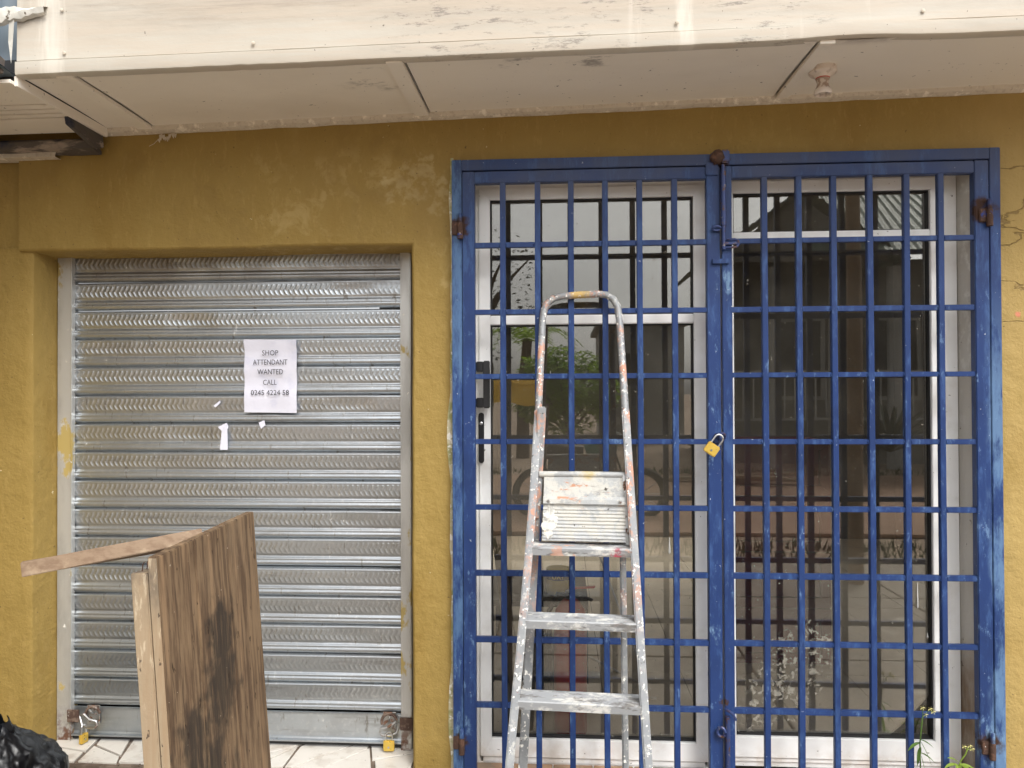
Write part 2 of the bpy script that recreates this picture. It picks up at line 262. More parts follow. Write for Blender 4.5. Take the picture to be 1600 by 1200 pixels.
M['concrete'] = pmat('swept_concrete', (.31, .27, .225), .85, layers=[dict(c=(.27, .235, .195), s=1.5, lo=.4, hi=.7, d=8), dict(c=(.44, .41, .36), s=9, lo=.55, hi=.7)], bumps=[dict(s=40, str=.3)])
M['road'] = pmat('laterite_road', (.44, .29, .20), .95, layers=[dict(c=(.34, .22, .15), s=1.2, lo=.4, hi=.7, st=(.3, 1, 1))], bumps=[dict(s=12, str=.4, dist_m=.02)])
M['floor'] = pmat('interior_floor_tile', (.76, .66, .50), .4, layers=[dict(c=(.64, .54, .40), s=1.8, lo=.4, hi=.7, fac=.7), dict(c=(.58, .52, .42), s=7, lo=.55, hi=.7, fac=.5, d=8)])
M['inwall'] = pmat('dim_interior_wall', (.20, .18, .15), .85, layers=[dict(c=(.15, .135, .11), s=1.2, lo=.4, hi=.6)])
M['extred'] = pmat('extinguisher_red', (.62, .008, .008), .3)
M['maroon'] = pmat('maroon_crate', (.13, .012, .012), .5)
M['canyellow'] = pmat('yellow_can', (.60, .45, .04), .35)
M['houseplaster'] = pmat('grey_house_plaster', (.20, .20, .185), .8, layers=[dict(c=(.13, .13, .12), s=.8, lo=.4, hi=.65)])
M['housewhite'] = pmat('pale_house_wall', (.42, .43, .42), .8, layers=[dict(c=(.28, .29, .28), s=.6, lo=.4, hi=.65)])
M['greenroof'] = pmat('green_roof_sheet', (.17, .22, .18), .5, layers=[dict(c=(.10, .13, .11), s=1.5, lo=.4, hi=.7)])
M['darkopen'] = pmat('dark_window', (.02, .02, .022), .3)
M['bark'] = pmat('tree_bark', (.11, .08, .055), .9, bumps=[dict(s=14, str=.6, dist_m=.02)])
M['foliage'] = pmat('bright_foliage', (.17, .33, .05), .5, layers=[dict(c=(.08, .17, .03), s=5, lo=.4, hi=.6)])
M['foliagedark'] = pmat('dusty_foliage', (.05, .065, .04), .7)
M['yellowcloth'] = pmat('yellow_cloth', (.80, .52, .03), .8, bumps=[dict(s=5, str=.4, dist_m=.03)])
M['tyre'] = pmat('tyre_rubber', (.015, .015, .015), .8)
M['teal'] = pmat('teal_bodywork', (.02, .16, .14), .25)
M['whitepaint'] = pmat('white_paint_drip', (.78, .78, .74), .7)
M['blobpaint'] = pmat('dirty_dried_paint', (.62, .61, .56), .75, layers=[dict(c=(.36, .35, .32), s=50, lo=.45, hi=.62, d=8), dict(c=(.45, .36, .18), s=30, lo=.62, hi=.68)], bumps=[dict(s=50, str=.8, dist_m=.004)])
M['grass'] = pmat('verge_grass', (.07, .09, .03), .9)

def thin(m, col, k):      # leaves and cloth let daylight through
    nt = m.node_tree; o = nt.nodes['Material Output']; b = nt.nodes['Principled BSDF']
    t = nt.nodes.new('ShaderNodeBsdfTranslucent'); t.inputs[0].default_value = (*col, 1); x = nt.nodes.new('ShaderNodeMixShader'); x.inputs[0].default_value = k
    nt.links.new(b.outputs[0], x.inputs[1]); nt.links.new(t.outputs[0], x.inputs[2]); nt.links.new(x.outputs[0], o.inputs[0])
thin(M['foliage'], (.42, .62, .06), .5); thin(M['yellowcloth'], (.95, .62, .03), .55); thin(M['leaf'], (.2, .35, .05), .3); thin(M['leaflight'], (.4, .5, .08), .3)
def glass_mat():
    m = bpy.data.materials.new('tinted_window_glass'); m.use_nodes = True; nt = m.node_tree; nt.nodes.clear()
    N = nt.nodes.new; Lk = nt.links.new
    o = N('ShaderNodeOutputMaterial'); tr = N('ShaderNodeBsdfTransparent'); tr.inputs[0].default_value = (.95, .945, .925, 1)
    gs = N('ShaderNodeBsdfGlossy'); gs.inputs['Roughness'].default_value = .004; gs.inputs['Color'].default_value = (.97, .96, .92, 1)
    fr = N('ShaderNodeFresnel'); fr.inputs[0].default_value = 1.95
    geo = N('ShaderNodeNewGeometry'); pos = geo.outputs['Position']
    bn = N('ShaderNodeBump'); bn.inputs['Strength'].default_value = .05; bn.inputs['Distance'].default_value = .01
    nz = N('ShaderNodeTexNoise'); nz.inputs['Scale'].default_value = 2.0; nz.inputs['Detail'].default_value = 1; Lk(pos, nz.inputs['Vector']); Lk(nz.outputs[0], bn.inputs['Height'])
    Lk(bn.outputs[0], gs.inputs['Normal'])
    m1 = N('ShaderNodeMixShader'); Lk(fr.outputs[0], m1.inputs[0]); Lk(tr.outputs[0], m1.inputs[1]); Lk(gs.outputs[0], m1.inputs[2])
    df = N('ShaderNodeBsdfDiffuse'); df.inputs[0].default_value = (.50, .47, .40, 1)
    dirt = mask(nt, dict(s=4, lo=.35, hi=.75, fac=.04, d=8), pos); dirt = _mul(nt, dirt, .008, 'ADD')
    spl = mask(nt, dict(s=48, lo=.535, hi=.575, warp=.05, ws=20, d=8, rg=.7, fac=.6, spot=[(.84, .1, -1.04, .13), (.90, .1, -.97, .12), (.78, .1, -1.12, .12), (.66, .1, -1.22, .07)], sj=.6, core=.7), pos)
    sp2 = mask(nt, dict(s=60, lo=.715, hi=.73, d=3, fac=.7), pos)
    tot = _mul(nt, _mul(nt, dirt, spl, 'MAXIMUM'), sp2, 'MAXIMUM')
    m2 = N('ShaderNodeMixShader'); Lk(tot, m2.inputs[0]); Lk(m1.outputs[0], m2.inputs[1]); Lk(df.outputs[0], m2.inputs[2]); Lk(m2.outputs[0], o.inputs[0])
    return m
M['glass'] = glass_mat()

# ------------------------------------------------------------------ mesh helpers
class MB:
    def __init__(s): s.v = []; s.f = []
    def add(s, vs, fs):
        n = len(s.v); s.v += [tuple(x) for x in vs]; s.f += [tuple(i+n for i in q) for q in fs]; return s
    def box(s, x0, x1, y0, y1, z0, z1):
        return s.add([(x, y, z) for x in (x0, x1) for y in (y0, y1) for z in (z0, z1)],
                     [(0, 1, 3, 2), (4, 6, 7, 5), (0, 4, 5, 1), (2, 3, 7, 6), (0, 2, 6, 4), (1, 5, 7, 3)])
    def bar(s, a, b, w, h, up=(0, 0, 1)):
        a, b = V(a), V(b); d = (b-a).normalized(); sx = d.cross(V(up)).normalized(); sy = sx.cross(d)
        vs = []
        for p in (a, b):
            for i, j in ((-1, -1), (1, -1), (1, 1), (-1, 1)): vs.append(p+sx*(i*w/2)+sy*(j*h/2))
        return s.add(vs, [(3, 2, 1, 0), (4, 5, 6, 7), (0, 1, 5, 4), (1, 2, 6, 5), (2, 3, 7, 6), (3, 0, 4, 7)])
    def tube(s, pts, rad, n=10, closed=False):
        pts = [V(p) for p in pts]; k = len(pts); rr = rad if isinstance(rad, (list, tuple)) else [rad]*k
        vs = []; prev = None
        for i, p in enumerate(pts):
            if closed: d = pts[(i+1) % k]-pts[i-1]
            else: d = pts[min(i+1, k-1)]-pts[max(i-1, 0)]
            d = d.normalized()
            if prev is None: a = d.orthogonal().normalized()
            else: a = (prev-d*prev.dot(d)).normalized()
            prev = a; b = d.cross(a)
            for j in range(n): t = 2*pi*j/n; vs.append(p+(a*cos(t)+b*sin(t))*rr[i])
        fs = []
        for i in range(k if closed else k-1):
            for j in range(n): fs.append((i*n+j, i*n+(j+1) % n, ((i+1) % k)*n+(j+1) % n, ((i+1) % k)*n+j))
        if not closed: fs += [tuple(range(n))[::-1], tuple((k-1)*n+j for j in range(n))]
        return s.add(vs, fs)
    def lathe(s, prof, c, n=24, axis=(0, 0, 1)):
        q = V((0, 0, 1)).rotation_difference(V(axis)); vs = []
        for (rr, z) in prof:
            for j in range(n): t = 2*pi*j/n; vs.append(V(c)+q @ V((rr*cos(t), rr*sin(t), z)))
        k = len(prof)
        fs = [(i*n+j, i*n+(j+1) % n, (i+1)*n+(j+1) % n, (i+1)*n+j) for i in range(k-1) for j in range(n)]
        fs += [tuple(range(n))[::-1], tuple((k-1)*n+j for j in range(n))]
        return s.add(vs, fs)
    def extr(s, prof, x0, x1, T=None, closed=True):
        k = len(prof); vs = [V((x, y, z)) for x in (x0, x1) for (y, z) in prof]
        if T: vs = [T @ v for v in vs]
        fs = [(i, (i+1) % k, k+(i+1) % k, k+i) for i in range(k if closed else k-1)]
        if closed: fs += [tuple(range(k))[::-1], tuple(range(k, 2*k))]
        return s.add(vs, fs)
    def poly(s, pts, d):      # polygon slab along vector d
        k = len(pts); d = V(d); vs = [V(p) for p in pts]+[V(p)+d for p in pts]
        return s.add(vs, [tuple(range(k))[::-1], tuple(range(k, 2*k))]+[(i, (i+1) % k, k+(i+1) % k, k+i) for i in range(k)])
    def build(s, name, mat, parent=None, bevel=0, smooth=False, seg=2):
        off = V(parent['_o']) if parent is not None and '_o' in parent else V((0, 0, 0))
        me = bpy.data.meshes.new(name); me.from_pydata([V(v)-off for v in s.v], [], s.f); me.validate()
        bm = bmesh.new(); bm.from_mesh(me); bmesh.ops.recalc_face_normals(bm, faces=bm.faces)
        if bevel: bmesh.ops.bevel(bm, geom=bm.edges[:], offset=bevel, segments=seg, affect='EDGES', clamp_overlap=True)
        bm.to_mesh(me); bm.free()
        if smooth:
            me.shade_smooth(); me.set_sharp_from_angle(angle=R(40))
        me.materials.append(M[mat] if isinstance(mat, str) else mat)
        o = bpy.data.objects.new(name, me); C.objects.link(o)
        if parent is not None: o.parent = parent; o['_o'] = tuple(off)
        return o
def tag(o, label, cat, group=None):
    o['label'] = label; o['category'] = cat
    if group: o['group'] = group
    return o
def thing(name, label, cat, loc=(0, 0, 0), group=None):
    o = bpy.data.objects.new(name, None); C.objects.link(o); o.location = loc; o['_o'] = tuple(loc); o.empty_display_size = .1
    return tag(o, label, cat, group)
def struct(o, kind='structure'): o['kind'] = kind; return o
def box(*a): return MB().box(*a)
def nz(x, y, z=0): return noise.noise(V((x, y, z)))
def arc(c, rad, a0, a1, n, ax=(1, 0, 0), ay=(0, 0, 1)):
    return [V(c)+V(ax)*rad*cos(R(a0+(a1-a0)*i/n))+V(ay)*rad*sin(R(a0+(a1-a0)*i/n)) for i in range(n+1)]

# ------------------------------------------------------------------ ground
g = MB(); xs = [-60+i*1.5 for i in range(81)]
def gz(x, y): return -1.5-.02*(1 if y < -1.5 else 0)+.02*nz(x*.7, y*.7)
nx = 80; ny = 50; vs = []; fs = []
for j in range(ny+1):
    yy = .24-(j/ny)**2*90
    for i in range(nx+1):
        xx = (i/nx-.5); xx = math.copysign(abs(xx*2)**1.8*60, xx); vs.append((xx, yy, -1.5+(.015*nz(xx*2, yy*2) if yy > -6 else 0)))
for j in range(ny):
    for i in range(nx): a = j*(nx+1)+i; fs.append((a, a+1, a+nx+2, a+nx+1))
struct(g.add(vs, fs).build('ground', 'dirt', smooth=True))
struct(MB().box(-60, 60, -400, .24, -1.75, -1.70).build('terrain', 'dirt'))
struct(MB().box(-60, 60, -10.6, -5.0, -1.497, -1.46).build('road', 'road', bevel=.01))
ap = struct(box(-6, 8, -3.9, .0005, -1.62, -1.505).build('pavement', 'concrete'))  # unseen paved strip, added to bounce light onto the soffit
for i in range(10):
    for j in range(3): MB().box(-6+i*1.4+.006, -6+(i+1)*1.4-.006, -3.9+j*1.3+.006, -3.9+(j+1)*1.3-.006, -1.504, -1.470+.002*nz(i*3.1, j*2.7)).build('slab', 'concrete', ap, bevel=.004)
gr = MB()
for i in range(5000):
    x = random.uniform(-9, 12); y = random.uniform(-4.6, -3.9) if i % 3 else random.uniform(-11.6, -10.8)
    h = random.uniform(.05, .14); a = random.uniform(0, pi); w = .012; dx, dy = cos(a)*w, sin(a)*w; lx, ly = random.uniform(-.05, .05), random.uniform(-.05, .05)
    gr.add([(x-dx, y-dy, -1.5), (x+dx, y+dy, -1.5), (x+lx, y+ly, -1.5+h)], [(0, 1, 2)])
struct(tag(gr.build('grass', 'grass'), 'short dusty grass along the verge of the dirt road', 'grass'), 'stuff')

# ------------------------------------------------------------------ shop building
shop = thing('shop_building', 'mustard yellow shop front with a cream eave above the roller shutter and blue gate', 'building', (0, 0, -1.5))
SH = (-2.022, -.553, -1.402, .541)       # shutter opening x0,x1,z0,z1
DO = (-.335, 1.438, -1.39, .79)          # door opening
def wy(x, z): return .006*nz(x*1.1, z*1.1, 3)+.0022*nz(x*5, z*5, 9)+.0010*nz(x*14, z*14, 1)
def ex(x, z, hole):                       # hand-trowelled edges wander a little
    return x+.0035*nz(z*2.3, 7, hole), z+.006*nz(x*1.7, 3, hole)+.002*nz(x*9, 5, hole)
c = .011
def span(a, b, st): n = max(1, round((b-a)/st)); return [a+(b-a)*i/n for i in range(n+1)]
cuts = sorted([-2.066, SH[0]-c, SH[1]+c, DO[0]-c, DO[1]+c, 3.2]); xs = []
for a, b in zip(cuts, cuts[1:]): xs += span(a, b, .035)[:-1]
xs.append(cuts[-1])
cuts = sorted([-1.5, SH[2], .552, SH[3]+c, DO[3]+c, 1.7]); zs = []
for a, b in zip(cuts, cuts[1:]): zs += span(a, b, .035)[:-1]
zs.append(cuts[-1])
def inh(x, z):
    return (x < SH[1]+c and x > SH[0]-c and SH[2] < z < SH[3]+c) or (DO[0]-c < x < DO[1]+c and z < DO[3]+c)
w = MB(); vs = [(*ex(x, z, 1)[:1], wy(x, z), ex(x, z, 1)[1]) for z in zs for x in xs]; fs = []; nx = len(xs)
for j in range(len(zs)-1):
    for i in range(nx-1):
        cx, cz = (xs[i]+xs[i+1])/2, (zs[j]+zs[j+1])/2
        if inh(cx, cz): continue
        if cx < SH[0]-c and cz < .552: continue
        a = j*nx+i; fs.append((a, a+1, a+nx+1, a+nx))
w.add(vs, fs)
def reveal(mb, path, nrm, depth):
    # path: outer-edge points (x,z); nrm(i) direction into the hole
    rows = []
    for (x, z) in path:
        X, Z = ex(x, z, 1); nx_, nz_ = nrm
        rows.append([(X, wy(x, z), Z), (X+nx_*c*.45, wy(x, z)+c*.2, Z+nz_*c*.45), (X+nx_*c*.9, wy(x, z)+c, Z+nz_*c*.9), (X+nx_*c*.9, depth, Z+nz_*c*.9)])
    k = 4; mb.add([p for r_ in rows for p in r_], [(i*k+j, i*k+j+1, (i+1)*k+j+1, (i+1)*k+j) for i in range(len(rows)-1) for j in range(k-1)])
Zs = [z for z in zs if SH[2]-.12 <= z <= SH[3]+c+1e-6]; Xs = [x for x in xs if SH[0]-c-1e-6 <= x <= SH[1]+c+1e-6]
reveal(w, [(SH[1]+c, z) for z in Zs], (-1, 0), .26)
reveal(w, [(x, SH[3]+c) for x in [x_ for x_ in xs if -2.07 < x_ <= SH[1]+c+1e-6]], (0, -1), .26)
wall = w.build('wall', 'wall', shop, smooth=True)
w = MB()
reveal(w, [(DO[0]-c, z) for z in zs if z <= DO[3]+c+1e-6], (1, 0), .16)
reveal(w, [(x, DO[3]+c) for x in xs if DO[0]-c-1e-6 <= x <= DO[1]+c+1e-6], (0, -1), .16)
reveal(w, [(DO[1]+c, z) for z in zs if z <= DO[3]+c+1e-6], (-1, 0), .16)
o = w.build('door_reveal', 'jamb', shop, smooth=True); o['label'] = 'dirty off-white plaster reveal round the glass door, stained brown at its foot'
# left pilaster, set a little behind the beam
w = MB(); n = 70
rows = []
for j in range(n+1):
    z = -1.5+j*(2.06)/n; e = SH[0]+.003*nz(z*3, 2)
    row = [(-3.6, .03, z), (-2.9, .02, z)]+[(x, .018+.5*wy(x, z), z) for x in (-2.4, -2.3, -2.2, -2.12, -2.06)]+[(e-.01, .019, z), (e-.003, .022, z), (e, .03, z), (e, .26, z)]
    rows.append(row)
k = len(rows[0]); w.add([p for r_ in rows for p in r_], [(i*k+j, i*k+j+1, (i+1)*k+j+1, (i+1)*k+j) for i in range(n) for j in range(k-1)])
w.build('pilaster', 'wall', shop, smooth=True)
w = MB().box(-3.6, -2.0663, .026, .26, .562, 1.6)
w.box(-2.0662, -2.0655, .003, .3, .556, 1.6)
w.box(-3.6, SH[0]-.02, .035, .25, -1.5, .561)
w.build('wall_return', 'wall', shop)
# ragged unpainted plaster strip left of the gate
w = MB(); n = 90
vs = []; fs = []
for i in range(n+1):
    z = .86-2.3*i/n; wd = .006+.010*max(0, nz(z*5, 11)+.2)+.004*nz(z*22, 4)+(.012 if z < .1 else 0)*abs(nz(z*3, 8))*2
    vs += [(-.388, -.0035, z), (-.398-wd, -.0035+wy(-.4, z)*.5, z), (-.401-wd, .006, z)]
for i in range(n): fs += [(3*i, 3*i+1, 3*i+4, 3*i+3), (3*i+1, 3*i+2, 3*i+5, 3*i+4)]
w.add(vs, fs); w.build('plaster_edge', 'plaster_edge', shop, smooth=True)
# sill under the door, stepped threshold under the shutter
box(SH[0]-.02, SH[1]+.004, -.016, .30, -1.5, -1.392).build('threshold', 'grout', shop, bevel=.004)
box(DO[0], DO[1], .004, .24, -1.5, -1.41).build('door_sill', 'grout', shop)
for i in range(12):
    x = DO[0]+.002+i*.148
    box(x, min(x+.144, DO[1]-.002), .003, .068, -1.4098, -1.382).build('tile', 'terracotta', shop, bevel=.002)
# crazy paving of broken tiles on the threshold
def cutp(P, a, b):
    o = []
    for i in range(len(P)):
        p, q = P[i], P[(i+1) % len(P)]; sp = (b[0]-a[0])*(p[1]-a[1])-(b[1]-a[1])*(p[0]-a[0]); sq = (b[0]-a[0])*(q[1]-a[1])-(b[1]-a[1])*(q[0]-a[0])
        if sp >= 0: o.append(p)
        if sp*sq < 0: t = sp/(sp-sq); o.append((p[0]+(q[0]-p[0])*t, p[1]+(q[1]-p[1])*t))
    return o
rnd = random.Random(12)
polys = [[(-2.02, -.012), (-.56, -.012), (-.56, .19), (-2.02, .19)]]
def area(P): return abs(sum(P[i][0]*P[(i+1) % len(P)][1]-P[(i+1) % len(P)][0]*P[i][1] for i in range(len(P))))/2
for _ in range(16):
    polys.sort(key=area); P = polys.pop(); cx = sum(p[0] for p in P)/len(P); cy = sum(p[1] for p in P)/len(P)
    wdt = max(p[0] for p in P)-min(p[0] for p in P)
    a = R(rnd.uniform(45, 135)) if wdt > .22 else R(rnd.uniform(-35, 35))
    cx += rnd.uniform(-.12, .12)*wdt; A = (cx, cy); B = (cx+cos(a), cy+sin(a)); polys += [q for q in (cutp(P, A, B), cutp(P, B, A)) if len(q) > 2]
for P in polys:
    cx = sum(p[0] for p in P)/len(P); cy = sum(p[1] for p in P)/len(P); Q = []
    for p in P:
        d = math.hypot(p[0]-cx, p[1]-cy); k = max(.3, 1-rnd.uniform(.004, .013)/d); Q.append((cx+(p[0]-cx)*k+rnd.uniform(-.003, .003), cy+(p[1]-cy)*k))
    h = rnd.uniform(.006, .010)
    MB().poly([(x, y, -1.3915) for x, y in Q], (0, 0, h)).build('tile', 'tile', shop, bevel=.001, seg=1)

# eave: soffit boards, battens, trim, fascia
def zsw(x): return .996+.0211*(x+1.737)      # soffit height at the wall
def zse(x): return 1.001+.0120*(x+1.703)     # soffit height at the fascia
def soff(x, t, dz=0): return (x, -.495*t, zsw(x)*(1-t)+zse(x)*t+dz)
bx = [-1.705, -1.525, -.479, .759, 2.053, 3.2]
for i, (a, b) in enumerate(zip(bx, bx[1:])):
    w = MB(); n = max(2, int((b-a)/.05)); vs = []; fs = []
    for k in range(n+1):
        x = a+.0035+(b-a-.007)*k/n
        for t in (0, .2, .4, .6, .8, 1): p = soff(x, t); vs.append((p[0], p[1], p[2]+.004*nz(x*1.3, t*1.5, i)+.003*sin(pi*t)))
    for k in range(n):
        for j in range(5): q = k*6+j; fs.append((q, q+1, q+7, q+6))
    w.add(vs, fs); w.add([V(v)+V((0, 0, .012)) for v in vs], fs); w.build('soffit_board', 'soffit', shop, smooth=True)
for xa, xb in ((-1.583, -1.528), (-.533, -.482), (.763, .808), (2.0, 2.05)):
    w = MB()
    P = [V(soff(xa, .03, -.010)), V(soff(xb, .03, -.010)), V(soff(xb, 1.0, -.010)), V(soff(xa, 1.0, -.010))]
    w.poly(P, (0, 0, .0125)).build('batten', 'soffit', shop, bevel=.0015)
w = MB(); n = 160; vs = []; fs = []
for i in range(n+1):
    x = -1.735+(4.95)*i/n; z = zsw(x); j1 = .0022*nz(x*25, 0); j2 = .003*nz(x*9, 5)
    vs += [(x, .012, z-.022+j2), (x, -.010+j1, z-.021+j2), (x, -.024+j1, z-.014+j1), (x, -.028, z+.002), (x, -.028, z+.012)]
for i in range(n):
    for j in range(4): q = i*5+j; fs.append((q, q+1, q+6, q+5))
w.add(vs, fs).build('cornice_trim', 'trim', shop, smooth=True)
def zfb(x): return zse(x)+(.010*math.exp(-((x-.85)/.16)**2))     # a knock in the bottom edge near the lamp holder
w = MB(); n = 150; vs = []; fs = []
def frow(x, y, dz): return (x, y, zfb(x)+dz+.0025*nz(x*3, 2))
prof = [(-.474, .012), (-.474, .004), (-.480, -.006), (-.505, -.0065), (-.512, -.002), (-.5135, .004), (-.5135, .0375), (-.510, .0390), (-.500, .0391)]
for i in range(n+1):
    x = -1.703+4.9*i/n; e = .0015*nz(x*30, 3)
    vs += [frow(x, y, dz+(e if dz < .01 else 0)) for y, dz in prof]
k = len(prof)
for i in range(n): fs += [(i*k+j, i*k+j+1, (i+1)*k+j+1, (i+1)*k+j) for j in range(k-1)]
w.add(vs, fs); w.add(vs[:k], [tuple(range(k))]); w.build('fascia_lip', 'fascia', shop, smooth=True)
w = MB(); vs = []; fs = []; lev = [.0400, .0425, .08, .12, .16, .20, .24, .30, .38, .46]
for i in range(n+1):
    x = -1.701+4.9*i/n
    vs += [(x, (-.5075 if dz > .042 else -.5035)+.003*nz(x*1.5, dz*5), zse(x)+dz+.0015*nz(x*8, 4)) for dz in lev]
k = len(lev)
for i in range(n): fs += [(i*k+j, i*k+j+1, (i+1)*k+j+1, (i+1)*k+j) for j in range(k-1)]
w.add(vs, fs); w.build('fascia', 'fascia', shop, smooth=True)
box(-1.7005, -1.698, -.505, -.40, 1.006, 1.46).build('fascia_end', 'fascia', shop)
for x, z in ((-1.552, 1.197), (-1.544, 1.062), (-.94, 1.073), (.345, 1.092), (1.05, 1.10)):
    MB().lathe([(.006, 0), (.0055, .002), (.002, .003)], (x, -.512, z), 10, (0, -1, 0)).build('nail', 'trim', shop)
MB().box(-3.8, 3.3, -.50, 1.2, 1.47, 1.53).build('roof', 'zincsheet', shop)

# lamp holder on the soffit
lc = (.845, -.27, 1.040)
lh = thing('lamp_holder', 'empty bakelite lamp holder with a red band fixed under the eave', 'lamp holder', lc)
MB().lathe([(.041, .006), (.043, -.002), (.043, -.015), (.039, -.019), (.031, -.022)], lc, 32, (0, 0, 1)).build('base_plate', 'porcelain', lh, smooth=True)
MB().lathe([(.031, -.022), (.026, -.026), (.022, -.031)], lc, 32).build('neck', 'porcelain', lh, smooth=True)
MB().lathe([(.0221, -.031), (.0219, -.0335)], lc, 32).build('red_band', 'red', lh, smooth=True)
MB().lathe([(.0215, -.0337), (.0175, -.048), (.0195, -.060), (.0245, -.068)], lc, 32).build('socket', 'brownold', lh, smooth=True)
MB().lathe([(.0245, -.068), (.0275, -.073), (.0275, -.081), (.024, -.085), (.021, -.080), (.019, -.060)], lc, 32).build('rim', 'porcelain', lh, smooth=True)
# cobweb
w = MB().tube([(-1.49, -.02, .985), (-1.50, -.012, .965), (-1.53, -.008, .94), (-1.55, -.006, .932)], .0009, 5)
for i in range(14):
    x = -1.485+random.uniform(-.03, .035); z = .975-random.uniform(0, .02); w.add([(x, -.014, z), (x+.016, -.018, z+.002), (x+.010, -.016, z-.015)], [(0, 1, 2)])
tag(w.build('cobweb', 'trim'), 'torn scrap of dusty cobweb hanging where wall meets eave', 'cobweb')

# neighbouring eave and sheet at top left
ne = thing('neighbouring_eave', 'broken lower eave of slats and charred beam joining the cream eave', 'eave', (-2.2, -.2, .9))
for i, (y0, y1, z) in enumerate(((-.52, -.347, .970), (-.335, -.303, .970), (-.291, -.262, .971), (-.250, -.222, .971), (-.210, -.064, .971))):
    e = -1.712-(.055)*0
    w = MB().poly([(-3.4, y0, z-.01), (-1.7138, y0, z), (-1.7138, y1, z), (-3.4, y1, z-.01)], (0, 0, .012)); w.build('slat' if 0 < i < 4 else 'board', 'soffit', ne, bevel=.001, seg=1)
box(-3.4, -1.7025, -.50, -.02, .985, 1.05).build('gap_shade_backing', 'seal', ne)  # black sheet painting the shade in the gaps between slats
box(-1.7135, -1.7020, -.503, -.022, .9655, .9985).build('edge_board', 'soffit', ne, bevel=.001)
w = MB(); n = 40; vs = []; fs = []
for i in range(n+1):
    x = -3.4+1.66*i/n; a = .006*nz(x*6, 1); b = .008*nz(x*9, 4)
    vs += [(x, -.05, .952), (x, -.062+a, .94+b), (x, -.058+b, .915+a), (x, -.02, .906+b), (x, .02, .905)]
for i in range(n): fs += [(i*5+j, i*5+j+1, i*5+j+6, i*5+j+5) for j in range(4)]
w.add(vs, fs); w.add(vs[-5:], [(0, 1, 2, 3, 4)]); w.build('beam', 'darkwood', ne, smooth=True)
w = MB(); vs = []; fs = []
for i in range(n+1):
    x = -3.4+1.50*i/n; vs += [(x, -.03, .912+.004*nz(x*9, 2)), (x, -.036, .893+.006*nz(x*7, 6)), (x, .015, .888+.004*nz(x*5, 3))]
for i in range(n): fs += [(i*3+j, i*3+j+1, i*3+j+4, i*3+j+3) for j in range(2)]
w.add(vs, fs).build('torn_strip', 'trim', ne, smooth=True)
MB().poly([(-1.737, -.23, .985), (-1.737, -.03, .995), (-1.737, -.02, .925), (-1.737, -.06, .910), (-1.737, -.22, .945)], (.02, 0, 0)).build('end_board', 'darkwood', ne, bevel=.003)
MB().poly([(-1.7165, -.24, .989), (-1.7165, -.035, .994), (-1.7165, -.04, .965), (-1.7165, -.22, .968)], (.006, 0, 0)).build('end_strip', 'trim', ne, bevel=.001)
ms = thing('metal_sheet', 'blue-grey corrugated metal awning sheet past the left end of the cream fascia, extended forward for shade', 'roof sheet', (-2.4, -.42, 1.0))
w = MB(); vs = []; fs = []; n = 150
for i in range(n+1):
    x = -4.2+2.488*i/n; dz = .012*sin(x*2*pi/.11); vs += [(x, -.50, .996+dz*.2), (x, -1.3, 1.12+dz), (x, -2.3, 1.30+dz), (x, -2.3, 1.303+dz), (x, -1.3, 1.123+dz), (x, -.50, 1.000+dz*.2)]
for i in range(n): fs += [(i*6+j, i*6+j+1, i*6+j+7, i*6+j+6) for j in range(5)]
w.add(vs, fs).build('sheet', 'zincsheet', ms, smooth=True)  # forward slope out of view, added to shade the left side
w = MB(); vs = []; fs = []; n = 160
for i in range(n+1):
    x = -3.6+1.872*i/n; y = -.45+.010*sin(x*2*pi/.11); vs += [(x, y, .990), (x, y, 1.468), (x, y+.003, 1.468), (x, y+.003, .990)]
for i in range(n): fs += [(i*4+j, i*4+j+1, i*4+j+5, i*4+j+4) for j in range(3)]
w.add(vs, fs).build('upright_sheet', 'zincsheet', ms, smooth=True)
MB().bar((-1.738, -.53, 1.015), (-1.738, -2.2, 1.31), .03, .05).build('rafter', 'darkwood', ms, bevel=.003)
MB().bar((-4.2, -.62, 1.01), (-1.76, -.62, 1.01), .03, .03).build('edge_strip', 'trim', ms, bevel=.003)
w = MB(); n = 16; vs = []; fs = []
for i in range(n+1):
    t = i/n; x = -1.80+.20*t; zc = 1.165+.03*t+.008*nz(t*9, 3); ww = .035*(1-.5*t)
    vs += [(x, -.515-.012*sin(t*5), zc+ww+.006*nz(t*14, 1)), (x, -.53-.01*nz(t*7, 2), zc+.3*ww), (x, -.525, zc-.5*ww+.008*nz(t*12, 5)), (x, -.513, zc-.7*ww)]
for i in range(n): fs += [(i*4+j, i*4+j+1, i*4+j+5, i*4+j+4) for j in range(3)]
w.add(vs, fs); w.add([(-1.72, -.517, 1.175), (-1.70, -.521, 1.165), (-1.706, -.519, 1.09), (-1.712, -.518, 1.03), (-1.722, -.517, 1.10)], [(0, 1, 2, 3, 4)])
w.build('torn_flashing', 'jamb', ms, smooth=True)

nw = thing('added_side_wall', 'unseen side wall added left of the view to block sky light', 'wall', (-3.2, -1.4, -1.5))  # unseen blocker, added to darken the left end
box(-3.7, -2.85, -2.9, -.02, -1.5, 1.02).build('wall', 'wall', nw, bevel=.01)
box(-2.8495, -2.83, -2.7, -.3, -1.5, -1.3).build('plinth', 'grout', nw)

# ------------------------------------------------------------------ roller shutter
SX0, SX1, SY, Z0, P = -1.960, -.622, .172, .4455, .1132
rs = thing('roller_shutter', 'closed galvanised roller shutter with embossed slats filling the left opening', 'roller shutter', (-1.29, .17, -1.38))
